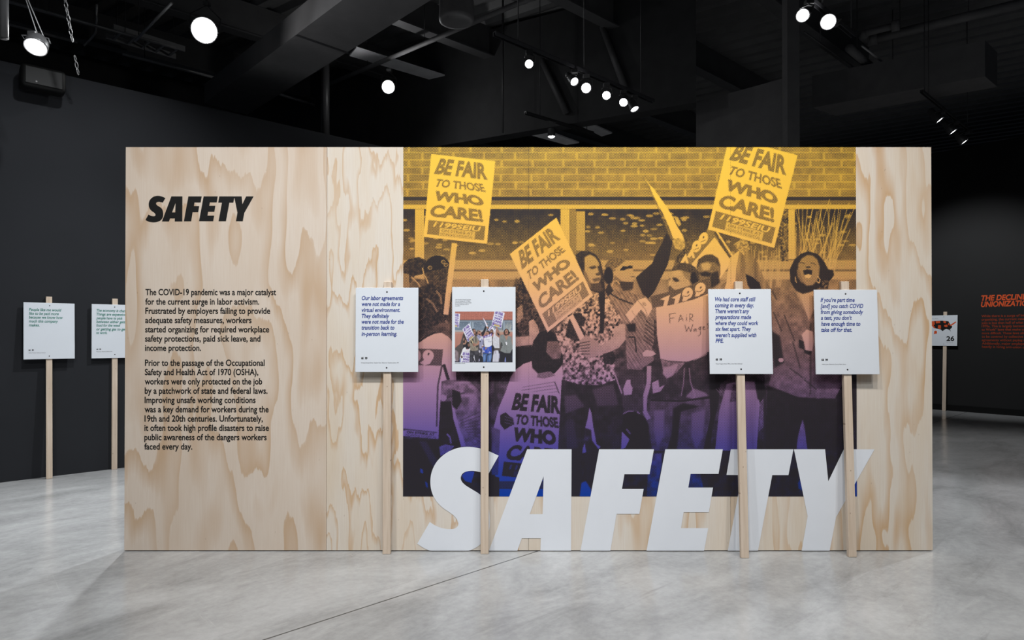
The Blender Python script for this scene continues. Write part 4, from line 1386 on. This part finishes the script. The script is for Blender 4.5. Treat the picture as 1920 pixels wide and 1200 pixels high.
letter_lines('figure', [('26', 1774.5, 1789.4, 639.0)], cv, 8.2, M_INK, r7, yf - OFF, 0.03)
letter_lines('caption', [('Right to Work', 1744.5, 1759, 598.4)], cv, 1.7, M_GREY, r7, yf - OFF)
letter_lines('credit_line', [('States with laws', 1774.5, 1786.5, 642.2)], cv, 1.1, M_GREY, r7, yf - OFF)
for px, py in ((1769.4, 594.2), (1769.4, 645)):
    screw(r7, *cv(px, py), yf)

# ------------------------------------------------------------------ orange lettering on the right wall
lett = empty('wall_lettering', WR + NR * 0.0, (0, 0, PHI_R))
tag(lett, 'orange vinyl heading and paragraph on the black right wall', 'wall text')
RR = Matrix.Rotation(PHI_R, 3, 'Z')


def rconv(px, py):
    p = RR.transposed() @ (on_plane(px, py, WR, NR) - WR)
    return (p.x, p.z)


letter_lines('heading', [('THE DECLINE OF', 1840, 1949, 561.9), ('UNIONIZATION', 1839.5, 1938.5, 574)], rconv, 9.6, M_ORANGE, lett, -0.002, 0.035, 0.2)
letter_lines('paragraph', [('While there is a surge of interest in', 1840.3, 1944, 593.8), ('organizing, the current rate of union', 1840.4, 1948, 600.3),
                           ('jobs is less than half of what it was in the', 1840.5, 1957, 606.9), ('1970s. This is largely because of \u201cRight', 1840.7, 1952, 613.4),
                           ('to Work\u201d laws that make unionizing', 1840.8, 1946, 620), ('more difficult. These laws allow workers', 1840.9, 1955, 626.6),
                           ('to be covered by collective bargaining', 1841, 1951, 633.2), ('agreements without paying union dues.', 1841.1, 1953, 639.8),
                           ('Additionally, major employers invest', 1841.2, 1947, 646.3), ('heavily in hiring anti-union consultants.', 1841.3, 1953, 652.8)],
             rconv, 4.3, M_RUST, lett, -0.002, 0.02)

# ------------------------------------------------------------------ ceiling: ducts, beams, pipes
P = on_z
duct = prism('air_duct', [P(383, 194, 4.4), P(642, 0, 4.4), P(660, -14, 4.4) + (P(642, 0, 4.4) - P(383, 194, 4.4)) * 0.5,
                          P(797, 7, 4.4) + (P(642, 0, 4.4) - P(383, 194, 4.4)) * 0.55, P(797, 7, 4.4), P(463, 215, 4.4)], 0.26, M_DUCT)
tag(duct, 'wide flat dark air duct crossing overhead at the left', 'air duct')
sa, sb = P(556, 66, 4.397), P(653, 100, 4.397)
dd = (sb - sa).normalized()
nn = Vector((-dd.y, dd.x, 0)) * 0.02
prism('duct_flange', [sa - nn, sb - nn, sb + nn, sa + nn], 0.004, M_METAL, duct)

d2 = prism('air_duct', [P(1523, 202, 4.3), P(1847, 143, 4.3), P(1870, 163, 4.3), P(1567, 217, 4.3)], 0.42, M_DUCT)
tag(d2, 'boxy dark air duct at the upper right above the lamps', 'air duct')

# bulkhead beam across the back
bq = [P(815, 275, 4.05), P(1305, 192, 4.05), P(1305, 203, 4.05), P(870, 276, 4.05)]
e_ = (bq[0] - bq[1]).normalized() * 4.0
b_ = prism('ceiling_beam', [bq[0] + e_, bq[1], bq[2], bq[3] + e_], 1.5, plain('black_bulkhead', (0.055, 0.055, 0.057), 0.6, 0.2))
structure(b_)
# parallel joists on the building grid
for k, off in enumerate((-3.2, -1.6, 0.1, 1.7, 3.3, 5.0, 6.8)):
    c_ = Vector((-3.5, 2.0, 0)) + BX * off
    bm = bmesh.new()
    mtx = Matrix.Translation((c_.x, c_.y, 0)) @ Matrix.Rotation(PHI_L, 4, 'Z')
    add_box(bm, (-6, -0.08, 5.16), (9 + k, 0.08, 5.18), mtx)
    add_box(bm, (-6, -0.006, 5.18), (9 + k, 0.006, 5.595), mtx)
    structure(from_bm('ceiling_joist', bm, M_BEAM))

pb = prism('ceiling_board', [P(655, 105, 5.05), P(668, 90, 5.05), P(878, 156, 5.05), P(862, 166, 5.05)], 0.02, M_PALE)
tag(pb, 'pale ceiling board strip right of the wide duct, above the starry lamp', 'ceiling board')
pb = prism('ceiling_board', [P(1088, 236, 4.6), P(1110, 233, 4.6), P(1148, 250, 4.6), P(1128, 256, 4.6)], 0.02, M_PALE)
tag(pb, 'pale ceiling board just above the mural, right of the hanging cylinder spotlight', 'ceiling board')
pb = prism('ceiling_board', [P(992, 253, 4.2), P(1028, 247, 4.2), P(1086, 268, 4.2), P(1062, 272, 4.2)], 0.02, M_PALE)
tag(pb, 'pale ceiling board behind the hanging cylinder spotlight', 'ceiling board')

# hanging slab and column
q1_, q2_ = P(1305, 192, 4.2), P(1472, 146, 4.2)
n_ = Vector(((q2_ - q1_).y, -(q2_ - q1_).x, 0)).normalized() * -0.08
hp = prism('suspended_screen', [Vector((a.x, a.y, 2.1)) for a in (q1_, q2_, q2_ + n_, q1_ + n_)], 2.1, M_DUCT)
tag(hp, 'large dark grey panel hanging behind the mural wall, beside the column', 'screen')
cb = at_depth(1483, 240, 6.9)
structure(box_obj('ceiling_column', (cb.x - 0.065, cb.y - 0.065, 0), (cb.x + 0.065, cb.y + 0.065, 5.6), M_DUCT))


def pipe(name, a, b, za, zb, r, mat, label, cat='pipe', group=None, hang=()):
    root = tube_obj(name, [P(*a, za), P(*b, zb)], r, mat)
    tag(root, label, cat, group)
    for h in hang:
        p = P(*a, za).lerp(P(*b, zb), h)
        tube_obj('hanger_rod', [p, Vector((p.x, p.y, 5.6))], 0.005, M_METAL, root, 6)
    return root


pipe('conduit', (-30, -10), (330, 90), 4.9, 4.9, 0.018, M_CONDUIT, 'bright conduit running from the top left corner past the chains', hang=(0.3, 0.7))
pipe('conduit', (-20, 36), (145, 79), 4.8, 4.8, 0.016, M_CONDUIT, 'thin conduit just above the lamp in the upper left corner', hang=(0.5,))
pipe('conduit', (230, 101), (420, 150), 4.8, 4.8, 0.018, M_CONDUIT, 'thin conduit over the charcoal wall below the brightest lamp', hang=(0.2,))
pipe('conduit', (322, 6), (254, 76), 4.7, 4.7, 0.014, M_CONDUIT, 'slanting conduit left of the brightest lamp', hang=(0.9,))
pipe('conduit', (525, 177), (590, 197), 5.0, 5.0, 0.02, M_CONDUIT, 'short conduit right of the wide duct end, above the plywood', hang=(0.5,))
pipe('sprinkler_pipe', (612, 160), (1000, -6), 4.95, 4.95, 0.03, M_DUCT, 'long sprinkler pipe crossing from the starry lamp past the round canister', 'pipe', None, (0.25, 0.55))
big = pipe('drain_pipe', (1628, 76), (1960, -4), 5.0, 5.0, 0.055, M_DUCT, 'thick pipe under the ribbed deck at the upper right', 'pipe', None, (0.2, 0.6))
ca = P(1628, 76, 5.0)
cb_ = P(1645, 72, 5.0)
tube_obj('pipe_coupling', [ca, cb_], 0.075, M_DUCT, big, 14)
br0, br1 = P(1624, 62, 5.0), P(1672, 50, 5.0)
tube_obj('pipe_branch', [br0, br1], 0.04, M_DUCT, big, 12)
tube_obj('pipe_cap', [br1, br1 + (br1 - br0).normalized() * 0.08], 0.065, M_DUCT, big, 14)
tube_obj('pipe_elbow', [br0, br0.lerp(ca, 0.5) + Vector((-0.05, 0, 0)), ca], 0.05, M_DUCT, big, 12)
pipe('drain_pipe', (1592, 90), (1640, 132), 4.8, 4.8, 0.05, M_DUCT, 'thick pipe stub below the valve at the upper right', 'pipe', None, (0.3,))
pipe('conduit', (1616, 86), (1680, 136), 4.8, 4.8, 0.012, M_CONDUIT, 'thin conduit beside the thick pipe stub at the upper right', hang=(0.9,))
pipe('conduit', (1508, 60), (1640, 155), 4.75, 4.75, 0.010, M_METAL, 'thin black conduit below the pair of lamps at the upper right', hang=(0.2,))

# cable tray and flexible conduit over the left wall
ta_, tb_ = P(205, 64, 5.0), P(338, 104, 5.0)
dv = (tb_ - ta_)
LT = dv.length
tray = empty('cable_tray', ta_, (0, 0, math.atan2(dv.y, dv.x)))
tag(tray, 'ladder cable tray running over the charcoal wall, left of the brightest lamp', 'cable tray')
for sy in (-0.16, 0.16):
    box_obj('side_rail', (0, sy - 0.01, 0), (LT, sy + 0.01, 0.07), M_CONDUIT, tray)
for k in range(int(LT / 0.16)):
    box_obj('rung', (0.08 + k * 0.16, -0.15, 0.005), (0.105 + k * 0.16, 0.15, 0.03), M_CONDUIT, tray)
for k in (0.1, 0.9):
    tube_obj('hanger_rod', [(LT * k, 0, 0.03), (LT * k, 0, 0.6)], 0.006, M_METAL, tray, 6)
fl = smooth_pts([tuple(P(181, 48, 4.9) + Vector((0, 0, 0.25))), tuple(P(180, 56, 4.9)), tuple(P(174, 68, 4.85)), tuple(P(165, 78, 4.85)), tuple(P(157, 86, 4.8))], 5)
tag(tube_obj('flexible_conduit', fl, 0.012, M_CONDUIT), 'short curved flexible conduit between the corner lamp and the cable tray', 'conduit')

can = at_depth(856, 40, 6.6)
bm = bmesh.new()
zc = can.z
add_lathe(bm, [(0.0, 0.01), (0.13, 0.01), (0.15, 0.0), (0.178, 0.0), (0.182, 0.03), (0.18, 0.06), (0.18, 5.6 - zc)], 32)
o = from_bm('ceiling_canister', bm, M_DUCT, None, True)
o.location = (can.x, can.y, zc)
tag(o, 'round dark canister hanging from the ceiling left of the long lamp track', 'canister')

for (px, dep, z0, lab) in ((943, 8.2, 3.9, 'thin black rod hanging left of the six lamp track'), (610, 8.6, 3.75, 'black post hanging over the charcoal wall behind the plywood')):
    p = at_depth(px, 200, dep)
    t_ = tube_obj('hanging_rod', [(p.x, p.y, z0), (p.x, p.y, 5.62)], 0.013 if px == 943 else 0.055, M_METAL)
    tag(t_, lab, 'rod')
bn = Vector(((bq[1] - bq[0]).y, -(bq[1] - bq[0]).x, 0)).normalized()
for (a, b, lab) in (((1130, 50), (1172, 165), 'diagonal steel brace above the six lamp track, right one'),
                    ((1016, 112), (1062, 212), 'diagonal steel brace behind the six lamp track, left one')):
    t_ = tube_obj('steel_brace', [on_plane(*a, bq[0] + bn * 0.047, bn), on_plane(*b, bq[0] + bn * 0.047, bn)], 0.045, M_BEAM, None, 4)
    tag(t_, lab, 'brace')


def chain(pts, label):
    bm = bmesh.new()
    pts = [Vector(p) for p in pts]
    L = (pts[-1] - pts[0]).length
    n = int(L / 0.045)
    for i in range(n):
        c_ = pts[0].lerp(pts[-1], (i + 0.5) / n)
        d_ = (pts[-1] - pts[0]).normalized()
        s_ = Vector((1, 0, 0)) if i % 2 else Vector((0, 1, 0))
        ring = [c_ + d_ * math.cos(t) * 0.03 + s_ * math.sin(t) * 0.013 for t in (2 * math.pi * k / 8 for k in range(9))]
        add_tube(bm, ring, 0.004, 5, False)
    o = from_bm('hanging_chain', bm, M_CONDUIT, None, True)
    tag(o, label, 'chain')


chain([at_depth(120, -10, 5.2), at_depth(136, 78, 5.3)], 'thin chain hanging right of the corner lamp, upper one')
chain([at_depth(140, 104, 5.6), at_depth(147, 140, 5.7)], 'thin chain hanging against the charcoal wall top')


# ------------------------------------------------------------------ lamps
def spotlight(label, head, dep, aim_px, track_pt, radius, group, watts=0, aim=None, long=0.17):
    """lamp head whose lit lens sits at photo pixel `head` at depth `dep`; aims along `aim` (unit vector)"""
    c = at_depth(head[0], head[1], dep)
    a = Vector(aim).normalized()
    root = empty('track_spotlight', c)
    tag(root, label, 'spotlight', group)
    q = a.to_track_quat('Z', 'Y').to_matrix().to_4x4()
    bm = bmesh.new()
    R0 = radius
    add_lathe(bm, [(R0 * 0.98, -0.012), (R0 * 1.0, 0.004), (R0 * 1.12, 0.006), (R0 * 1.14, -0.01), (R0 * 1.1, -0.06), (R0 * 0.85, -0.09), (R0 * 0.8, -long),
                   (R0 * 0.7, -long - 0.012), (0, -long - 0.012)], 28, q)
    from_bm('housing', bm, M_METAL, root, True)
    bm = bmesh.new()
    add_lathe(bm, [(0, 0.004), (R0 * 0.5, 0.003), (R0 * 0.98, -0.004), (R0 * 0.98, -0.010), (0, -0.010)], 28, q)
    from_bm('lens', bm, M_LENS_BRIGHT if watts > 10 else M_LENS, root, True)
    if watts:
        pl = bpy.data.lights.new('lamp_spill', 'POINT')
        pl.energy = watts
        pl.shadow_soft_size = 0.04
        po = bpy.data.objects.new('lamp_spill', pl)
        po.location = a * 0.07
        po.parent = root
        COL.objects.link(po)
    if track_pt is not None:
        t = Vector(track_pt) - c
        piv = a * (-long * 0.6)
        side = a.cross(Vector((0, 0, 1)))
        side = side.normalized() if side.length > 1e-3 else Vector((1, 0, 0))
        bm = bmesh.new()
        add_tube(bm, [piv + side * R0 * 1.2, piv + side * R0 * 1.25 + (t - piv) * 0.5, t + Vector((0, 0, -0.03)), piv - side * R0 * 1.25 + (t - piv) * 0.5, piv - side * R0 * 1.2], 0.007, 6)
        from_bm('yoke', bm, M_METAL, root, True)
        bm = bmesh.new()
        add_box(bm, (t.x - 0.03, t.y - 0.025, t.z - 0.035), (t.x + 0.03, t.y + 0.025, t.z))
        bevel(bm, 0.004, 2)
        from_bm('track_adapter', bm, M_METAL, root)
    return root


def track(label, a, b, z, drops, mat=M_METAL):
    pa, pb_ = P(*a, z), P(*b, z)
    d = (pb_ - pa)
    L = d.length
    root = empty('lighting_track', pa, (0, 0, math.atan2(d.y, d.x)))
    tag(root, label, 'lighting track')
    bm = bmesh.new()
    add_box(bm, (0, -0.018, 0), (L, -0.012, 0.034))
    add_box(bm, (0, 0.012, 0), (L, 0.018, 0.034))
    add_box(bm, (0, -0.018, 0.028), (L, 0.018, 0.034))
    from_bm('rail', bm, mat, root)
    for s in drops:
        tube_obj('hanger_rod', [(L * s, 0, 0.034), (L * s, 0, 5.6 - z)], 0.005, M_METAL, root, 6)
    return pa, pb_


def track_point(pa, pb_, px):
    best = None
    for k in range(201):
        p = pa.lerp(pb_, k / 200)
        d = p - EYE
        u = 960 + F * d.x / d.dot(FWD)
        if best is None or abs(u - px) < best[0]:
            best = (abs(u - px), p)
    return best[1]


TRK = plain('track_aluminium', (0.11, 0.11, 0.12), 0.3, 0.5, 0.7)
g = 'spotlights on the six lamp track'
ta, tb = track('black lighting track carrying six lamps above the mural', (927, 67), (1225, 193), 3.7, (0.12, 0.5, 0.9), TRK)
cam_dir = lambda px, py: -ray(px, py).normalized()
for i, (px, py, aim, lab) in enumerate([
        (992, 120, (-0.10, -1, -0.62), 'lit spotlight alone at the near end of the six lamp track'),
        (1077, 153, (0.35, -0.75, -0.75), 'lit spotlight second from the left on the six lamp track'),
        (1099, 165, (-0.1, -1, -0.60), 'lit spotlight third from the left on the six lamp track, brightest there'),
        (1137, 179, (-0.2, -1, -0.55), 'lit spotlight fourth from the left on the six lamp track'),
        (1169, 192, (-0.3, -0.9, -0.65), 'lit spotlight fifth from the left on the six lamp track'),
        (1190, 204.5, (0.35, -0.35, -1.0), 'lit spotlight sixth and last on the six lamp track, pointing down')]):
    tp = track_point(ta, tb, px)
    dep = (tp.y + D) - 0.07
    rad = (7.4 if i not in (2,) else 8.6) / F * dep
    spotlight(lab, (px, py), dep, None, tp, rad, g, 1.5 if i == 2 else 0, aim=aim, long=0.11 if i == 5 else 0.15)

ta, tb = track('lighting track at the upper right carrying two lamps', (1514, -2), (1600, 70), 3.8, (0.3, 0.95), TRK)
g2 = 'spotlights on the upper right track'
for (px, py, lab, rp) in ((1505, 29, 'left lit spotlight of the pair at the upper right', 10.5), (1553, 41, 'right lit spotlight of the pair at the upper right', 12.5)):
    tp = track_point(ta, tb, px + 12)
    dep = tp.y + D - 0.26
    spotlight(lab, (px, py), dep, None, tp, rp / F * dep, g2, 3, aim=(-0.55, -1, -0.62))

ta, tb = track('lighting track at the right carrying three lamps', (1728, 174), (1822, 251), 4.1, (0.05, 0.12, 0.9), M_METAL)
g3 = 'spotlights on the right track'
for (px, py, lab) in ((1762, 225, 'left lit spotlight of the three at the right'), (1787, 247, 'middle lit spotlight of the three at the right'), (1808, 266, 'right lit spotlight of the three at the right')):
    tp = track_point(ta, tb, px + 6)
    dep = tp.y + D
    spotlight(lab, (px, py), dep, None, tp, 7.3 / F * dep, g3, aim=(0.55, -0.25, -0.8))

# single lamps
c_ = Vector((-2.92, 2.22, 4.25))
bright = spotlight('very bright lamp under the ceiling at the upper left, before the wide duct', (383, 57), 6.08, None, at_depth(383, 57, 6.2) + Vector((0, 0.05, 0.3)), 21 / F * 6.08, None, 13, aim=(0.48, -1, -0.45))
stem0 = at_depth(383, 57, 6.2) + Vector((0, 0.05, 0.3)) - bright.location
tube_obj('stem', [stem0, stem0 + Vector((0, 0, 1.0))], 0.012, M_METAL, bright, 8)
spotlight('bright lamp over the second plywood panel, right of the wide duct', (728, 163), 8.2, None, at_depth(728, 163, 8.25) + Vector((0, 0.05, 0.25)), 11 / F * 8.2, None, 11, aim=(0.15, -1, -0.35))
spotlight('oval bright lamp hanging on cables in the upper left corner', (67, 88), 4.9, None, at_depth(62, 60, 4.95), 17.0 / F * 4.9, None, 5, aim=(0.15, -0.45, -0.72), long=0.10)

tr = track('short black track holding a cylinder spotlight above the mural', (985, 214), (1112, 252), 4.0, (0.2, 0.9))
p_ = at_depth(1034, 256.5, 8.5)
root = empty('track_spotlight', p_)
tag(root, 'black cylinder spotlight hanging straight down just above the mural', 'spotlight')
bm = bmesh.new()
add_lathe(bm, [(0.046, 0.0), (0.05, 0.0), (0.05, 0.17), (0.04, 0.185), (0.0, 0.185)], 24)
from_bm('housing', bm, M_METAL, root, True)
bm = bmesh.new()
add_lathe(bm, [(0.0, -0.012), (0.03, -0.008), (0.045, 0.004), (0.0, 0.006)], 24)
from_bm('lens', bm, M_LENS, root, True)
tube_obj('stem', [(0, 0, 0.18), (0, 0, 0.36)], 0.012, M_METAL, root, 8)

# cables of the corner lamp
cc = at_depth(67, 88, 4.95)
bm = bmesh.new()
add_tube(bm, [cc + Vector((-0.03, 0.1, 0.05)), at_depth(42, -20, 5.0)], 0.004, 6)
add_tube(bm, [cc + Vector((0.02, 0.1, 0.05)), at_depth(44, -20, 5.0)], 0.004, 6)
o = from_bm('lamp_cable', bm, M_CONDUIT)
tag(o, 'pair of thin cables holding the corner lamp', 'cable')
pp_ = at_depth(4, 40, 4.6)
t_ = tube_obj('hanging_rod', [(pp_.x, pp_.y, pp_.z - 0.12), (pp_.x, pp_.y, 5.62)], 0.04, M_METAL)
tag(t_, 'thick black pole at the far upper left edge', 'rod')

# speaker on the left wall
sp_c = on_plane(75, 160, WL, NL)
spk = empty('wall_speaker', sp_c, (0, 0, PHI_L))
tag(spk, 'black box speaker mounted high on the charcoal left wall', 'speaker')
bm = bmesh.new()
add_box(bm, (-0.16, -0.24, -0.10), (0.17, -0.06, 0.10))
bevel(bm, 0.035, 4)
from_bm('cabinet', bm, M_BASE, spk, True)
bm = bmesh.new()
add_box(bm, (-0.13, -0.247, -0.075), (0.14, -0.238, 0.075))
bevel(bm, 0.004, 2)
from_bm('grille', bm, M_BASE, spk)
box_obj('bracket', (-0.05, -0.075, -0.05), (0.05, -0.001, 0.05), M_METAL, spk, 0.005)
bm = bmesh.new()
add_lathe(bm, [(0.0, 0.003), (0.007, 0.0)], 12, Matrix.Translation((-0.05, -0.248, -0.05)) @ Matrix.Rotation(math.pi / 2, 4, 'X'))
from_bm('badge', bm, M_CONDUIT, spk)
